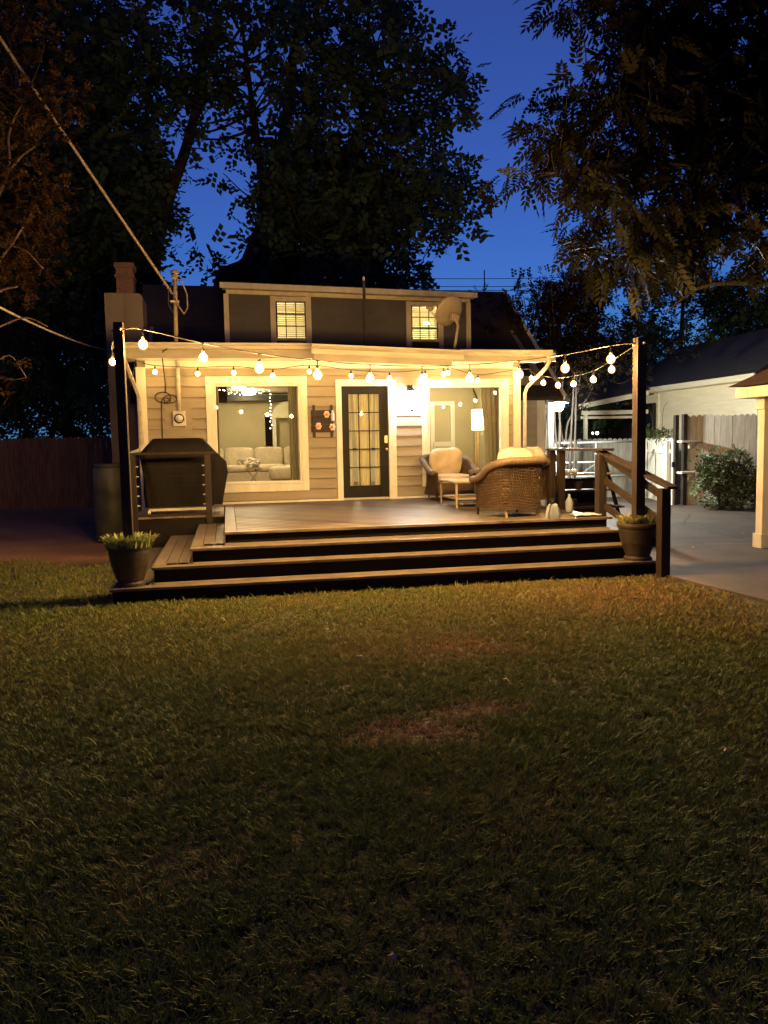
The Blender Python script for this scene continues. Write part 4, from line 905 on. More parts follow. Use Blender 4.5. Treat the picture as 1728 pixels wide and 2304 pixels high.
# ------------------------------------------------------------------ indoors
sf = thing('sectional_sofa', (.9,6.6,.63), 'beige sectional sofa seen through the left picture window', 'sofa')
for i in range(4):
    x = -.85+i*.78
    sbox(.385,.13,.26,(x+.39,6.98,1.36),.35,crown=.01,wr=.006).build('back_cushion', m_sofa, sf, smooth=True)
    sbox(.385,.42,.09,(x+.39,6.45,1.08),.3,crown=.015,wr=.004).build('seat_cushion', m_sofa, sf, smooth=True)
MB().box(-.85,6.05,.66,2.2,7.15,.99).build('sofa_base', m_sofa, sf, bevel=.03)
MB().box(-.85,7.0,.99,2.2,7.16,1.45).build('sofa_back', m_sofa, sf, bevel=.03)
ot = sbox(.42,.40,.17,(1.42,4.9,.98),.35,crown=.02,wr=.006).build('ottoman', m_sofa, smooth=True, origin=(1.42,4.9,.63)); tag(ot, 'beige square ottoman with a throw in front of the sofa, seen through the left window', 'ottoman')
for (dx, dy) in ((-.3,-.3),(.3,-.3),(-.3,.3),(.3,.3)):
    MB().tube([(1.42+dx,4.9+dy,.63),(1.42+dx,4.9+dy,.84)], .022, 8).build('leg', m_tablew, ot)
m_throw = mat('throw_blanket', (.62,.52,.36), (.16,.13,.11), 9, .95, detail=3, bump=.4, lo=.45, hi=.52)
sbox(.24,.22,.10,(.60,6.45,1.24),.8,crown=.03,wr=.03); bl = sbox(.30,.22,.09,(.55,6.4,1.22),.8,crown=.03,wr=.03).build('throw_blanket', m_throw, smooth=True, origin=(.55,6.4,1.17)); tag(bl, 'crumpled patterned throw lying on the sofa seat', 'blanket')
dt = thing('side_table', (.62,5.0,.63), 'small cross legged wooden side table before the sofa', 'table')
mb = MB(); mb.bar((.44,5.0,.63),(.78,5.0,1.10),.035,.035); mb.bar((.80,5.04,.63),(.46,5.04,1.10),.035,.035); mb.bar((.44,5.3,.63),(.78,5.3,1.10),.035,.035); mb.bar((.80,5.34,.63),(.46,5.34,1.10),.035,.035); mb.build('leg', m_tablew, dt)
MB().box(.40,4.95,1.10,.84,5.4,1.13).build('table_top', m_tablew, dt)
bl2 = sbox(.16,.14,.06,(.60,5.15,1.18),.8,crown=.02,wr=.03).build('folded_cloth', m_throw, smooth=True, origin=(.6,5.15,1.13)); tag(bl2, 'folded patterned cloth lying on the cross legged side table', 'cloth')
def curtain(x0, x1, y, z0, z1, m, label, amp=.03, nf=8, pinch=None, top=None):
    mb = MB(); nx, nz = nf*8, 12
    for j in range(nz+1):
        q = j/nz; z = z0+(z1-z0)*q
        for i in range(nx+1):
            u = i/nx; a, b = x0, x1
            if pinch:
                k = 1-pinch[1]*math.exp(-((q-pinch[0])/.22)**2); c = (a+b)/2; a, b = c+(a-c)*k, c+(b-c)*k
            if top: a, b = a+(top[0]-a)*q**1.5, b+(top[1]-b)*q**1.5
            mb.v.append((a+(b-a)*u, y+amp*math.sin(u*nf*2*PI)+.008*math.sin(q*9+u*5), z))
    for j in range(nz):
        for i in range(nx): mb.f.append((j*(nx+1)+i, j*(nx+1)+i+1, (j+1)*(nx+1)+i+1, (j+1)*(nx+1)+i))
    o = mb.build('curtain', m, smooth=True, origin=((x0+x1)/2,y,z0)); tag(o, label, 'curtain'); return o
curtain(1.13,1.30,.22,.70,2.98,m_curt,'grey curtain at the right side of the left picture window',nf=3)
curtain(-.24,-.11,.22,.70,2.98,m_curt,'dark narrow curtain at the left edge of the left picture window',nf=2)
curtain(4.94,5.24,.30,.70,2.98,m_curt,'long curtain gathered at the right side of the right picture window',nf=4,top=(4.82,5.22))
curtain(2.38,2.62,.10,.80,2.58,m_sheer,'middle panel of pleated gold curtain behind the door glass',amp=.018,nf=4,top=(2.30,2.70))
curtain(2.20,2.29,.10,.80,2.58,m_sheer,'left panel of pleated gold curtain behind the door glass',amp=.014,nf=2,top=(2.19,2.27))
curtain(2.70,2.80,.10,.80,2.58,m_sheer,'right panel of pleated gold curtain behind the door glass',amp=.014,nf=2,top=(2.73,2.80))
# kitchen shapes behind the door
kc = thing('kitchen_cabinet', (3.3,6.9,.63), 'pale cabinet run glimpsed through the door glass', 'cabinet')
MB().box(2.6,6.6,.63,4.2,7.19,1.50).build('base_unit', m_ceil, kc, bevel=.01); MB().box(2.55,6.55,1.502,4.25,7.19,1.54).build('worktop', m_iron, kc)
MB().box(2.6,6.85,2.0,3.1,7.19,2.8).build('wall_unit', m_ceil, kc, bevel=.01)
MB().box(3.5,6.75,1.545,3.75,7.0,1.85).build('appliance', m_iron, kc, bevel=.02)
# floor lamp
fl = thing('floor_lamp', (5.0,1.35,.63), 'floor lamp with glowing white shade behind the right window', 'lamp')
MB().lathe([(.125,0),(.13,.02),(.13,.40),(.12,.42)], (5.14,1.4,1.90), 24, cap=True).build('lamp_shade', e_shade, fl, smooth=False)
mb = MB(); mb.tube([(5.14,1.4,.66),(5.14,1.4,1.92)], .012, 8); mb.tube([(5.09,1.4,.66),(5.09,1.4,1.90)], .009, 8); mb.build('pole', m_brass, fl)
MB().lathe([(.14,0),(.14,.025),(.02,.035)], (5.14,1.4,.63), 20).build('base', m_iron, fl)
# x-back dining chair
dc = thing('dining_chair', (4.47,1.6,.63), 'pale cross back dining chair inside the right window', 'chair')
mb = MB()
for x in (4.29,4.69): mb.tube([(x,1.72,.63),(x,1.78,1.1),(x,1.75,1.66)], .017, 8)
mb.bar((4.28,1.75,1.62),(4.70,1.75,1.62),.03,.10); mb.bar((4.29,1.76,1.15),(4.69,1.75,1.56),.02,.03); mb.bar((4.69,1.77,1.15),(4.29,1.76,1.56),.02,.03); mb.build('chair_back', m_ceil, dc, smooth=False)
MB().box(4.27,1.32,1.07,4.71,1.76,1.10).build('seat', m_ceil, dc, bevel=.01)
for x in (4.30,4.68): MB().tube([(x,1.36,.63),(x,1.36,1.07)], .016, 8).build('leg', m_ceil, dc)
# fairy lights
ft = thing('fairy_lights', (.3,.30,2.6), 'string of tiny white fairy lights hung inside the top of the left window', 'string lights')
rg = random.Random(5); fp = []
for k in range(16): u = k/15; fp.append((-.09+.80*u+rg.uniform(-.018,.018), .30+.02*rg.random(), 2.66-.04*math.sin(u*PI)-.02*u+rg.uniform(-.028,.028)))
fp2 = [(.815+rg.uniform(-.015,.015), .30, 2.655-k*.062) for k in range(12)]
MB().tube(fp, .003, 5).build('wire', m_rubber, ft); MB().tube(fp2, .003, 5).build('wire', m_rubber, ft)
for p in fp+fp2:
    o = MB().sphere((0,0,0), .0125, 8).build('light', e_fairy, ft, local=True); o.location = Vector(p)-ft.location

# ------------------------------------------------------------------ yard lamp and side porch
yl = thing('side_porch_column', (7.30,2.7,0), 'pale porch column at the right corner of the house behind the loveseat', 'column')
MB().box(7.24,2.64,.03,7.36,2.76,2.90).build('column_shaft', m_pipe, yl, bevel=.006)
ya = thing('yard_lamp', (7.42,2.66,2.45), 'bright round white lamp on the porch column right of the house', 'wall lamp')
MB().sphere((7.46,2.58,2.42),.11,20).build('globe', e_yard, ya, smooth=True)
MB().lathe([(.24,0),(.245,.01),(.14,.09),(.04,.12)], (7.46,2.58,2.50), 24).build('light_shield_hood', m_gut, ya)  # plate over the globe widened into a hood to keep light off the trees
mb = MB(); mb.bar((7.36,2.68,2.56),(7.44,2.62,2.56),.04,.04); mb.box(7.30,2.60,2.62,7.55,2.72,2.66); mb.build('bracket', m_gut, ya)

# ------------------------------------------------------------------ fences and neighbours
def fence(name, a, b, h, m, label, pw=.14, gap=.006, dog='round', postm=None, group=None, zb=.03):
    a = Vector((a[0],a[1],0)); b = Vector((b[0],b[1],0)); d = (b-a); Ln = d.length; d.normalize(); nrm = Vector((d.y,-d.x,0))
    t = thing(name, a, label, 'fence', group)
    mb = MB(); x = 0; rr = random.Random(hash(label) % 1000 if 0 else len(label))
    while x < Ln-.02:
        w_ = min(pw, Ln-x); hh = h+rr.uniform(-.015,.015); off = rr.uniform(-.004,.004)
        pr = [(x,zb),(x+w_,zb),(x+w_,hh-.045),(x+w_*.8,hh-.012),(x+w_*.5,hh),(x+w_*.2,hh-.012),(x,hh-.045)]
        n = len(pr); vs = []
        for th in (0,.018):
            for (u, z) in pr: p = a+d*u+nrm*(-th+off); vs.append((p.x,p.y,z))
        mb.add(vs, [tuple(range(n)), tuple(reversed(range(n,2*n)))]+[(i,(i+1)%n,(i+1)%n+n,i+n) for i in range(n)]); x += pw+gap
    mb.build('pickets', m, t)
    mb = MB()
    for z in (h*.2, h*.8): p = a-nrm*.045; q = b-nrm*.045; mb.bar((p.x,p.y,z),(q.x,q.y,z),.04,.09)
    mb.build('rails', postm or m, t)
    k = 0
    while k*2.4 < Ln:
        p = a+d*(k*2.4+.05)-nrm*.11; MB().box(p.x-.045,p.y-.045,0,p.x+.045,p.y+.045,h-.08).build('post', postm or m, t); k += 1
    return t
fence('picket_fence', (10.86,2.92), (15.5,2.1), 2.20, m_fence, 'tall weathered grey board fence behind the bush on the right')
fence('garden_gate', (10.62,3.05), (11.5,5.9), 1.66, m_fence, 'lower pale board gate angled back from the tall fence')
m_fence2 = mat('weathered_fence_shade_tint', (.20,.18,.15), (.11,.10,.08), 6, .85, (5,5,.5), bump=.4, bscale=20)  # darker copy of the fence wood, its shade put into the colour
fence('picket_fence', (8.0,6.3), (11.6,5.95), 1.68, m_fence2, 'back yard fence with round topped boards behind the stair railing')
fence('picket_fence', (-12,9.6), (-2.4,8.6), 2.0, m_fenceb, 'dark brown board fence in the shade left of the house')
gp = thing('gate_post', (10.72,2.98,0), 'dark tall gate post with two bracket shelves beside the fence', 'post')
MB().box(10.60,2.90,.03,10.70,3.0,2.20).build('post_shaft', m_post, gp, bevel=.005); MB().box(10.76,2.80,.03,10.86,2.9,2.22).build('post_shaft', m_post, gp, bevel=.005)
for z in (1.54,.80):
    MB().box(10.60,2.62,z,11.06,2.82,z+.05).build('bracket_shelf', m_fence, gp, bevel=.005)
    MB().prism([(10.86,z-.002),(11.03,z-.002),(10.86,z-.14)], 2.72,2.76,'y').build('bracket', m_fence, gp)
MB().box(10.565,2.95,.03,10.595,3.0,1.62).build('gate_frame', m_trim, gp)
mb = MB(); mb.box(10.54,2.9,.95,10.58,2.95,1.08); mb.build('latch', m_iron, gp)
# white pipe gate frame
pg = thing('pipe_gate', (8.6,4.3,0), 'white pipe framed gate in front of the back fence', 'gate')
mb = MB()
for z in (1.58,1.08,.72): mb.tube([(8.15,4.3,z),(10.3,4.15,z)], .028, 8)
for x in (8.15,9.2,10.3): mb.tube([(x,4.3-.07*(x-8.15),.05),(x,4.3-.07*(x-8.15),1.58)], .028, 8)
mb.tube([(8.75,4.26,.75),(9.2,4.2,1.05)], .012, 6)
mb.build('pipe_frame', m_pipe, pg, smooth=True)
# neighbour garage
ga = thing('neighbour_garage', (15,7,0), 'cream lap sided garage with dark shingle roof beyond the right fence', 'garage')
mb = MB(); z = .05
while z < 3.3:
    mb.add([(13.86,4.3,z),(13.86,11.8,z),(13.885,11.8,z+.2),(13.885,4.3,z+.2),(14.0,4.3,z),(14.0,11.8,z),(14.0,11.8,z+.2),(14.0,4.3,z+.2)],
           [(0,1,2,3),(4,7,6,5),(0,4,5,1),(3,2,6,7),(0,3,7,4),(1,5,6,2)]); z += .19
mb.box(14.0,4.32,0,19,4.42,3.2); mb.build('wall', m_gar, ga)
mb = MB(); mb.box(13.83,4.25,.0,13.90,4.38,3.2); mb.box(13.83,9.12,.0,13.90,9.25,3.2); mb.build('corner_board', m_gar, ga)
mb = MB(); mb.add([(13.45,3.9,3.30),(13.45,11.8,3.30),(16.4,11.8,4.95),(16.4,3.9,4.95),(19.4,3.9,3.3),(19.4,11.8,3.3),(13.45,3.9,3.22),(13.45,11.8,3.22),(19.4,3.9,3.22),(19.4,11.8,3.22)],
                  [(0,1,2,3),(3,2,5,4),(0,6,7,1),(4,5,9,8),(6,8,9,7),(0,3,4,8,6),(1,7,9,5,2)]); mb.build('roof', m_groof, ga)
mb = MB(); mb.box(13.40,3.85,3.14,13.45,11.85,3.285); mb.build('fascia', m_gar, ga)
mb = MB(); mb.box(13.45,3.9,3.13,13.86,11.8,3.15); mb.build('soffit', m_gar, ga)
cp = thing('neighbour_carport', (11.2,9.2,0), 'low open carport with pale fascia and dark interior behind the back fence', 'carport')
mb = MB(); mb.bar((11.0,9.0,2.72),(13.4,9.0,3.14),.05,.20); mb.bar((11.1,9.02,2.50),(13.4,9.02,2.52),.06,.13); mb.bar((11.2,9.3,2.36),(13.4,9.3,2.36),.06,.08); mb.build('beam', m_gar, cp)
mb = MB(); mb.box(11.20,9.0,0,11.30,9.1,2.45); mb.build('post', m_gar, cp)
mb = MB(); mb.add([(10.9,8.9,2.80),(13.5,8.9,3.26),(13.5,12.5,4.9),(10.9,12.5,4.3),(10.9,8.9,2.76),(13.5,8.9,3.22),(13.5,12.5,4.86),(10.9,12.5,4.26)],
                  [(0,1,2,3),(7,6,5,4),(0,4,5,1),(1,5,6,2),(2,6,7,3),(3,7,4,0)]); mb.build('roof', m_groof, cp)
mb = MB(); mb.box(11.0,12.2,0,13.8,12.3,2.8); mb.box(13.6,9.1,0,13.7,12.2,2.8); mb.build('back_wall', m_iron, cp)
gl = thing('garden_lamp', (11.9,9.6,0), 'small pair of warm lamps glowing in the dark carport', 'lamp')
MB().sphere((11.93,9.6,1.86),.05,10).build('globe', e_small, gl); MB().sphere((11.78,9.62,1.86),.03,10).build('globe', e_small, gl)
MB().tube([(11.93,9.6,0),(11.93,9.6,1.82)], .015, 6).build('pole', m_iron, gl); MB().tube([(11.78,9.62,0),(11.78,9.62,1.84)], .012, 6).build('pole', m_iron, gl)
# pavilion at the right edge
pv = thing('garden_pavilion', (7.62,-4.15,0), 'pale timber pavilion corner with square column and brown hip roof at the right edge', 'pavilion')
MB().box(7.58,-4.24,.03,7.72,-4.10,2.04).build('column', m_trim, pv, bevel=.006)
MB().box(7.555,-4.265,.03,7.745,-4.075,.24).build('column_base', m_trim, pv, bevel=.006)
MB().box(7.55,-4.27,2.04,7.75,-4.07,2.198).build('column_capital', m_trim, pv, bevel=.006)
MB().box(7.25,-4.30,2.20,12.0,-4.05,2.352).build('beam', m_trim, pv, bevel=.006); MB().box(7.25,-8.2,2.20,7.5,-4.302,2.352).build('beam', m_trim, pv, bevel=.006)
MB().box(7.58,-8.2,.03,7.72,-8.06,2.199).build('column', m_trim, pv, bevel=.006); MB().box(11.6,-4.24,.03,11.74,-4.10,2.199).build('column', m_trim, pv, bevel=.006)
mb = MB(); a = [(7.15,-4.0,2.37),(12.1,-4.0,2.37),(12.1,-8.3,2.37),(7.15,-8.3,2.37)]
mb.add(a+[(9.4,-6.15,3.75),(9.9,-6.15,3.75)], [(0,1,5,4),(1,2,5),(2,3,4,5),(3,0,4),(3,2,1,0)]); mb.build('roof', m_broof, pv)
# distant power lines
pl = thing('power_line', (21,33,0), 'thin power lines crossing the sky low behind the roof', 'power line')
mb = MB()
for (z, s) in ((12.4,0),(11.9,0),(11.65,0)): mb.tube(catenary((4,37.5,z+.3),(30,32,z-.1),.4,20), .02, 5)
mb.build('wire', m_rubber, pl)
MB().tube([(16.6,34.6,0),(16.6,34.6,12.6)], .04, 8).build('pole', m_bark, pl)
# rain barrel
rb = thing('rain_barrel', (-2.05,.3,0), 'tall olive green barrel standing by the dark left corner of the house', 'barrel')
MB().lathe([(.24,0),(.27,.1),(.285,.6),(.28,1.0),(.27,1.30),(.24,1.34)], (-2.05,.3,0), 28).build('barrel_body', m_barrel, rb, smooth=True)
MB().lathe([(.255,0),(.26,.03),(.2,.05)], (-2.05,.3,1.345), 28).build('lid', m_barrel, rb)

# ------------------------------------------------------------------ foliage
def tmpl(kind):
    """leaf spray template: quads in local space, stem along +x"""
    V = []
    if kind == 'compound':
        n = 5
        for i in range(n):
            t = (i+.6)/n; cx = t; cz = -.35*t*t
            for sd in (-1, 1):
                a = sd*(1.05-.25*t); l = .42*(1-.25*abs(t-.5)); d = np.array([math.cos(a), math.sin(a), -.35]); s = np.array([-math.sin(a), math.cos(a), 0])*.095
                b = np.array([cx,0,cz]); V += [b, b+d*l*.45-s, b+d*l, b+d*l*.45+s]
        b = np.array([1,0,-.35]); d = np.array([1,0,-.5]); s = np.array([0,1,0])*.07; V += [b, b+d*.2-s, b+d*.42, b+d*.2+s]
    else:
        for i in range(5):
            t = (i+.5)/5; a = (1 if i % 2 else -1)*.9; d = np.array([math.cos(a), math.sin(a), .15*(-1)**i]); s = np.array([-math.sin(a), math.cos(a), .25])*.17
            b = np.array([t,0,-.1*t]); l = .5; V += [b, b+d*l*.5-s, b+d*l, b+d*l*.5+s]
    return np.array(V)
TM = {k: tmpl(k) for k in ('compound','simple')}
def sprays(P, scale, kind, rg, droop=.3, outc=None):
    n = len(P); T = TM[kind]; k = len(T)
    d = rg.normal(size=(n,3))
    if outc is not None: o = P-outc; o /= np.linalg.norm(o, axis=1)[:,None]+1e-6; d = d*.7+o
    d[:,2] -= droop; d /= np.linalg.norm(d, axis=1)[:,None]
    u = rg.normal(size=(n,3))*.5+np.array([0,0,1]); sdir = np.cross(u, d); sdir /= np.linalg.norm(sdir, axis=1)[:,None]+1e-6; up = np.cross(d, sdir)
    sc_ = scale*rg.uniform(.65,1.25,n)
    V = P[:,None,:]+sc_[:,None,None]*(T[None,:,0:1]*d[:,None,:]+T[None,:,1:2]*sdir[:,None,:]+T[None,:,2:3]*up[:,None,:])
    return V.reshape(-1,3), np.repeat(rg.random(n), k)
def crown(parent, clumps, per, scale, kind, m, rg, name='crown', droop=.3):
    VV = []; RR = []
    for (c, r) in clumps:
        c = np.array(c); r = np.array(r, float)*np.ones(3); n = max(4, int(per*float(np.prod(r))**(2/3)))
        d = rg.normal(size=(n,3)); d /= np.linalg.norm(d, axis=1)[:,None]; q = rg.random(n)**.45
        P = c+d*q[:,None]*r; v, rn = sprays(P, scale, kind, rg, droop, c); VV.append(v); RR.append(np.clip(rn*.7+rg.random()*.3, 0, 1))
    V = np.concatenate(VV); RR = np.concatenate(RR); off = np.array(parent.location)
    return bulkmesh(name, V, np.arange(len(V)), 4, m, parent, RR, off)
def limbs(parent, paths, m, n=8, name='trunk'):
    mb = MB()
    for pts, r0, r1 in paths:
        pts = spline(pts, 5); k = len(pts); mb.tube(pts, [r0+(r1-r0)*(i/(k-1))**.8 for i in range(k)], n)
    return mb.build(name, m, parent, smooth=True)
def twigs(paths, clumps, r0, rg, frac=1.0, far=9e9):
    """a curved branch from the nearest limb point to every clump"""
    pts = np.array([p for pp in paths for p in spline(pp[0], 4)]); out = []
    for (c, r) in clumps:
        if rg.random() > frac: continue
        c = np.array(c); dd = np.linalg.norm(pts-c, axis=1)+np.maximum(0, pts[:,2]-c[2])*1.5; a = pts[dd.argmin()]
        if np.linalg.norm(c-a) > far: continue
        mid = (a+c)/2+rg.normal(size=3)*.12*np.linalg.norm(c-a)+np.array([0,0,-.06*np.linalg.norm(c-a)])
        out.append(([tuple(a),tuple(mid),tuple(c)], r0*min(1, .3+np.linalg.norm(c-a)/4), r0*.25))
    return out
def at(u, v, Z):
    """world point seen at photo pixel (u, v) and depth Z, used to lay out the tree crowns"""
    X = (u-864)/FPX; Y = -(v-1152)/FPX; return CAM+Z*(cF+X*cR+Y*cU)
def inpoly(x, y, poly):
    c = False; n = len(poly)
    for i in range(n):
        x1, y1 = poly[i]; x2, y2 = poly[(i+1) % n]
        if (y1 > y) != (y2 > y) and x < (x2-x1)*(y-y1)/(y2-y1)+x1: c = not c
    return c
def fill(poly, n, Z0, Z1, r0, r1, rg, holes=()):
    out = []; xs = [p[0] for p in poly]; ys = [p[1] for p in poly]; tries = 0
    while len(out) < n and tries < 20000:
        tries += 1; x = rg.uniform(min(xs), max(xs)); y = rg.uniform(min(ys), max(ys))
        if not inpoly(x, y, poly): continue
        if any(((x-h[0])/h[2])**2+((y-h[1])/h[3])**2 < 1 for h in holes): continue
        Z = rg.uniform(Z0, Z1); r = rg.uniform(r0, r1); out.append((at(x, y, Z), (r, r, r*.8)))
    return out
m_lf_dark = leafmat('dark_leaf', (.035,.058,.034), (.075,.115,.065), .25)
m_lf_mid = leafmat('mid_green_leaf', (.030,.045,.014), (.055,.070,.022), .25)
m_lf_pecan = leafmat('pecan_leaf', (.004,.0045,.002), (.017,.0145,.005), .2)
m_lf_orange = leafmat('orange_lit_leaf', (.017,.007,.004), (.036,.020,.008), .2)  # leaf colour carries the orange of the bulb light
m_lf_bush = leafmat('bush_leaf', (.035,.05,.022), (.10,.13,.07), .1)
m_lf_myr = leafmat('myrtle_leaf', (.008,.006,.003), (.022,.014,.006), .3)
m_barkm = mat('myrtle_bark', (.040,.026,.018), (.022,.015,.011), 6, .85, (3,3,.5), bump=.4, bscale=14)

# big tree behind the house
rg = np.random.default_rng(11)
t2 = thing('shade_tree', (6.5,14.5,0), 'huge dark leafy tree with forked trunks rising behind the dormer', 'tree')
p2 = [([(6.3,14.5,0),at(520,690,27),at(560,590,27),at(600,480,27.5),at(640,300,28),at(660,120,28),at(700,-80,28)],.42,.12),
      ([at(530,640,27.2),at(640,560,27.5),at(740,440,27),at(800,300,27),at(850,120,27)],.24,.06),
      ([at(600,480,27.5),at(580,330,27),at(560,180,27),at(540,20,27)],.20,.05),
      ([at(560,590,27),at(600,540,27),at(700,500,26),at(860,470,26),at(980,440,26)],.16,.04)]
polyR = [(600,-60),(890,-60),(940,60),(990,110),(1060,150),(1075,185),(1045,215),(1030,270),(1010,330),(1050,370),(1085,430),(1075,480),(1015,520),(990,560),(950,610),(930,660),(560,680),(520,600),(440,600),(430,560),(500,520),(560,500),(600,430)]
c2 = fill(polyR, 400, 23, 32, .30, .75, rg, holes=((1000,290,35,25),(905,150,28,20),(700,60,30,22),(690,410,22,26),(600,300,20,30)))+fill([(640,330),(900,330),(880,650),(600,650),(600,560)], 90, 26, 31, .7, 1.1, rg)
polyL = [(250,-60),(600,-60),(600,430),(560,470),(500,430),(430,340),(400,300),(280,300)]
c2l = fill(polyL, 50, 25, 30, .35, .65, rg, holes=((330,120,50,60),(450,330,50,35)))
crown(t2, c2+c2l, 44, .50, 'simple', m_lf_dark, rg, droop=.7); limbs(t2, p2+twigs(p2, c2+c2l, .06, rg, .5), m_bark, 7)
# second big tree, left behind the chimney
t0 = thing('shade_tree', (-1.5,13.5,0), 'tall dark tree behind the chimney leaning towards the gap of sky', 'tree')
p0 = [([(-.9,13.5,0),at(360,700,26),at(345,600,26),at(375,460,26),at(420,330,26),at(450,200,26),at(470,60,26)],.36,.10),
      ([at(345,600,26),at(280,450,26),at(240,300,26),at(220,120,26)],.22,.06),([at(375,460,26),at(330,300,26),at(350,100,26)],.16,.05)]
c0_ = fill([(110,-40),(300,-60),(330,120),(360,330),(340,640),(120,700)], 95, 23, 29, .8, 1.3, rg, holes=((255,350,30,35),))+fill([(-80,-60),(130,-60),(130,640),(-80,640)], 70, 24, 29, .8, 1.3, rg)\
     + fill([(300,400),(375,380),(385,560),(360,640),(250,680)], 18, 24, 28, .5, .8, rg) + fill([(380,-50),(520,-50),(500,200),(420,330),(350,300)], 20, 24, 28, .5, .8, rg)
crown(t0, c0_, 40, .50, 'simple', m_lf_dark, rg, droop=.7); limbs(t0, p0+twigs(p0, c0_, .06, rg, .5), m_bark, 7)
# dark mass low left
t6 = thing('background_tree', (-9,16,0), 'low dark broad tree beyond the left fence', 'tree')
p6 = [([at(160,1040,27),at(150,930,27),at(120,820,27),at(140,700,27)],.28,.08),([at(260,1040,27),at(262,930,27),at(240,800,27)],.2,.06),([at(70,1040,27),at(60,960,27),at(20,850,27)],.16,.05),([at(110,1040,28),at(125,940,28),at(160,860,28)],.14,.05)]
c6_ = fill([(-60,560),(150,560),(240,640),(245,930),(150,890),(60,900),(-60,910)], 95, 22, 29, .7, 1.1, rg)+fill([(150,860),(245,860),(245,990),(200,990)], 12, 24, 28, .45, .7, rg)
crown(t6, c6_, 110, .30, 'simple', m_lf_dark, rg); limbs(t6, p6, m_bark, 7)
c6_ = fill([(-80,860),(250,860),(262,1000),(-80,1000)], 55, 24, 30, .35, .6, rg, holes=((30,955,42,24),(88,965,26,30),(128,960,14,26),(152,968,12,18)))+fill([(-80,330),(330,330),(330,700),(260,900),(-80,900)], 110, 27, 33, .7, 1.2, rg)
crown(t6, c6_, 70, .42, 'simple', m_lf_dark, rg, name='lower_crown')
# left near tree, the orange lamplight put into its leaf colour
t1 = thing('orange_lit_tree', (-5.6,-2.0,0), 'leafy tree tinted with orange lamplight, with pale limbs reaching in at the left edge', 'tree')
def seg(*p): return [tuple(at(*q)) for q in p]
p1 = [([(-5.6,-2.0,0),(-5.5,-2.0,2.2),(-5.0,-2.1,3.6),(-4.7,-2.2,5.2)],.16,.06),
      (seg((-120,560,11),(-30,480,11),(18,385,11),(20,300,11),(50,230,11)),.038,.014),(seg((18,385,11),(50,350,11),(78,330,11)),.026,.010),
      (seg((-60,720,11),(-10,600,11),(30,545,11),(70,480,11)),.034,.012),(seg((-60,700,10.6),(0,655,10.6),(40,645,10.6)),.03,.012),
      (seg((-50,760,10),(10,730,10),(60,715,10),(108,735,10)),.02,.006),(seg((-40,840,10),(20,800,10),(60,850,10)),.016,.006),(seg((-20,550,11),(50,560,11),(98,605,11)),.02,.008)]
c1_ = fill([(-150,-60),(110,-60),(150,60),(160,160),(130,240),(160,330),(140,420),(120,520),(140,560),(90,650),(-150,650)], 105, 10.2, 12.8, .26, .46, rg, holes=((128,330,26,40),))\
     + fill([(-100,725),(60,735),(95,720),(75,800),(80,880),(50,910),(-100,880)], 15, 9.8, 10.4, .10, .17, rg)
crown(t1, c1_, 330, .115, 'simple', m_lf_orange, rg); limbs(t1, p1, m_barkl, 7); [limbs(t1, [q], m_bark, 6, 'branch') for q in twigs(p1, c1_, .012, rg, .5)]
# right pecan
t3 = thing('pecan_tree', (11.8,-8.6,0), 'large pecan tree with drooping compound leaves overhanging from the upper right', 'tree')
p3 = [([(11.8,-8.6,0),(11.6,-8.4,3),(11.2,-8,5.2),(10.6,-7.5,7)],.34,.2)]+\
     [(seg((2100,300,11),(1820,330,11.5),(1600,360,12),(1400,380,12),(1200,400,12)),.13,.02),(seg((2000,100,11),(1750,120,11.5),(1500,180,12),(1300,230,12)),.12,.02),
      (seg((2100,480,11),(1800,500,12),(1600,520,12.5),(1400,530,13),(1280,560,13)),.10,.015),(seg((1900,-50,11),(1600,-20,12),(1350,0,12)),.10,.02),(seg((2100,600,12),(1850,640,13),(1600,640,13.5),(1500,700,14)),.08,.015)]
P3 = [(1230,-40),(1760,-40),(1760,560),(1700,610),(1640,540),(1560,600),(1440,640),(1330,610),(1270,580),(1265,520),(1290,470),(1310,420),(1270,400),(1200,410),(1140,420),(1130,380),(1190,350),(1200,310),(1165,260),(1170,200),(1210,215),(1300,180),(1340,130),(1340,80),(1250,30)]
c3_ = fill(P3, 330, 10.2, 14, .20, .40, rg, holes=((1390,120,26,20),(1330,250,24,16),(1450,300,26,16),(1560,230,24,18),(1640,130,22,24),(1420,470,24,16),(1480,415,38,20),(1600,355,30,18),(1655,500,32,24),(1530,340,24,16)))+fill([(1500,30),(1760,30),(1760,400),(1550,380),(1420,300),(1440,180)], 70, 11.5, 15, .3, .55, rg)
c3_ += fill([(1740,-120),(2300,-120),(2300,560),(1900,620),(1740,560)], 130, 10.8, 14, .35, .6, rg)
crown(t3, c3_, 86, .32, 'compound', m_lf_pecan, rg, droop=.55); limbs(t3, p3+twigs(p3, [q for q in c3_ if q[0][2] > 3.9], .022, rg, .6, 2.2), m_bark, 7)
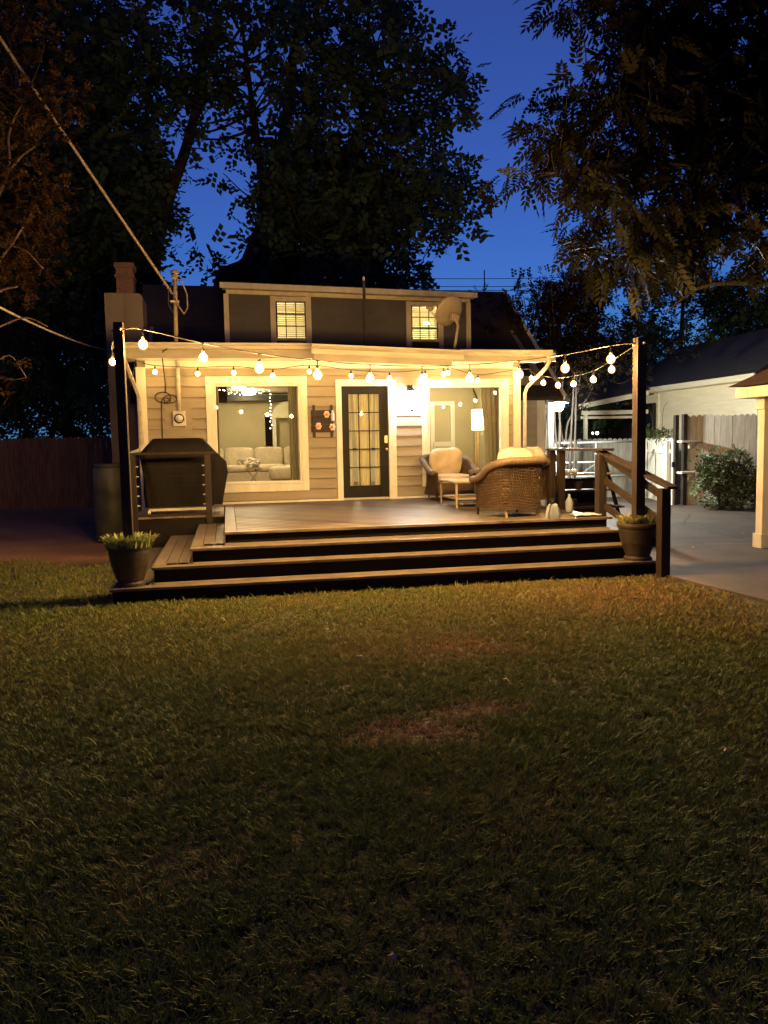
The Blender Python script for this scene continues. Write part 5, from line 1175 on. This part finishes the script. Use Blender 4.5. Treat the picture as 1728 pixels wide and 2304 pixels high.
# crepe myrtle
t4 = thing('crape_myrtle', (8.25,4.3,0), 'multi stemmed crape myrtle with pale bare stems right of the house', 'tree')
rg = np.random.default_rng(21); p4 = []; tips = []
for i in range(17):
    a = rg.uniform(0, 2*PI); bx, by = 8.2+rg.uniform(-.45,.45), 4.3+rg.uniform(-.2,.2); sp = rg.uniform(.3,1.8); dx, dy = math.cos(a)*sp, math.sin(a)*sp*.5
    if dx < -.9: dx *= .6
    H = rg.uniform(3.8,5.8); pts = [(bx,by,0),(bx+dx*.08+rg.normal(0,.05),by,1.0),(bx+dx*.25+rg.normal(0,.06),by+dy*.2,2.1),(bx+dx*.6,by+dy*.6,H*.7),(bx+dx,by+dy,H)]
    p4.append((pts,.045,.010)); tips.append((pts[-1], pts[-2]))
c4 = []
for (a, b) in tips:
    for k in range(4):
        q = rg.uniform(-.25,1.15); r = rg.uniform(.18,.38); c = np.array(b)+(np.array(a)-np.array(b))*q+rg.normal(size=3)*np.array([.26,.2,.15]); c4.append((c, (r,r,r*1.25)))
for i in range(110):
    c = np.array([8.5+rg.normal(0,.95), 4.3+rg.normal(0,.4), rg.uniform(3.3,5.7)]); r = rg.uniform(.22,.40); c4.append((c,(r,r,r)))
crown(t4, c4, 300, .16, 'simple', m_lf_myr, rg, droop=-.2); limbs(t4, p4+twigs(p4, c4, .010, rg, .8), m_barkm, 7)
# far right trees
rg = np.random.default_rng(31)
t5 = thing('background_tree', (21,14,0), 'distant slim trunked tree above the garage roof', 'tree')
p5 = [(seg((1533,900,30),(1531,800,30),(1536,700,30),(1540,600,30)),.13,.05)]; c5_ = fill([(1440,640),(1560,600),(1700,620),(1700,690),(1600,720),(1500,740),(1460,720)], 30, 28, 32, .5, .9, rg)
crown(t5, c5_, 90, .3, 'simple', m_lf_mid, rg); limbs(t5, p5+twigs(p5, c5_, .03, rg), m_bark, 7)
t7 = thing('background_tree', (26,12,0), 'dense green tree at the right edge above the garage roof', 'tree')
p7 = [(seg((1760,1000,29),(1740,800,29),(1720,700,29)),.2,.08)]; c7_ = fill([(1590,720),(1650,690),(1760,660),(1800,820),(1700,790),(1600,785)], 34, 26, 31, .5, .9, rg)
crown(t7, c7_, 120, .28, 'simple', m_lf_mid, rg); limbs(t7, p7, m_bark, 7)
t8 = thing('background_tree', (15,16,0), 'dark bushy tree between the crape myrtle and the garage roof', 'tree')
p8 = [(seg((1450,1000,30),(1450,850,30),(1455,780,30)),.15,.06)]; c8_ = fill([(1400,740),(1530,740),(1520,800),(1470,840),(1400,870),(1290,880),(1290,800)], 34, 28, 33, .5, .9, rg)+fill([(1240,850),(1400,850),(1420,945),(1240,945)], 22, 26, 28, .5, .8, rg)
crown(t8, c8_, 120, .28, 'simple', m_lf_dark, rg); limbs(t8, p8, m_bark, 7)
# bushes by the fence
def bush(loc, rx, rz, label, n, seed):
    rg = np.random.default_rng(seed); b = thing('bush', loc, label, 'bush', 'leafy bushes against the right fence')
    cl = [(np.array(loc)+np.array([rg.uniform(-rx*.72,rx*.72), rg.uniform(-.25,.25), rg.uniform(.15,rz-.2)]), rg.uniform(.2,.28)) for _ in range(n)]
    crown(b, cl, 850, .13, 'simple', m_lf_bush, rg, name='foliage')
    st = [([tuple(loc), tuple(np.array(loc)+(np.array(c)-np.array(loc))*.5+rg.normal(size=3)*.05), tuple(c)], .014, .006) for c, r in cl[:8]]
    limbs(b, st, m_bark, 6, 'stems')
bush((10.75,1.35,.03), .62, 1.36, 'leafy bush on the left in front of the tall fence, pale lit leaves', 24, 41)
bush((11.65,1.10,.03), .50, 1.15, 'smaller bush on the right in front of the tall fence by the pavilion column', 17, 42)
# vine on top of the gate
vn = thing('vine', (11.0,4.2,0), 'dark leafy vine climbing over the top of the pale gate', 'vine')
cl = [(np.array([10.68+.9*u+rg.normal(0,.05), 3.3+2.6*u, 1.72+rg.uniform(-.04,.22)]), .13) for u in np.linspace(0,1,13)]
crown(vn, cl, 700, .13, 'simple', m_lf_mid, rg, name='foliage')
limbs(vn, [([(10.7,3.2,.03),(10.75,3.5,.9),(10.8,3.9,1.6),(11.3,5.4,1.75)],.012,.006),([(10.9,4.0,1.6),(10.85,3.9,1.95),(11.0,4.1,2.4),(11.3,4.4,2.6)],.008,.004),([(11.1,4.7,1.6),(11.1,4.8,2.1),(10.95,4.7,2.5)],.008,.004)], m_bark, 5, 'stem')
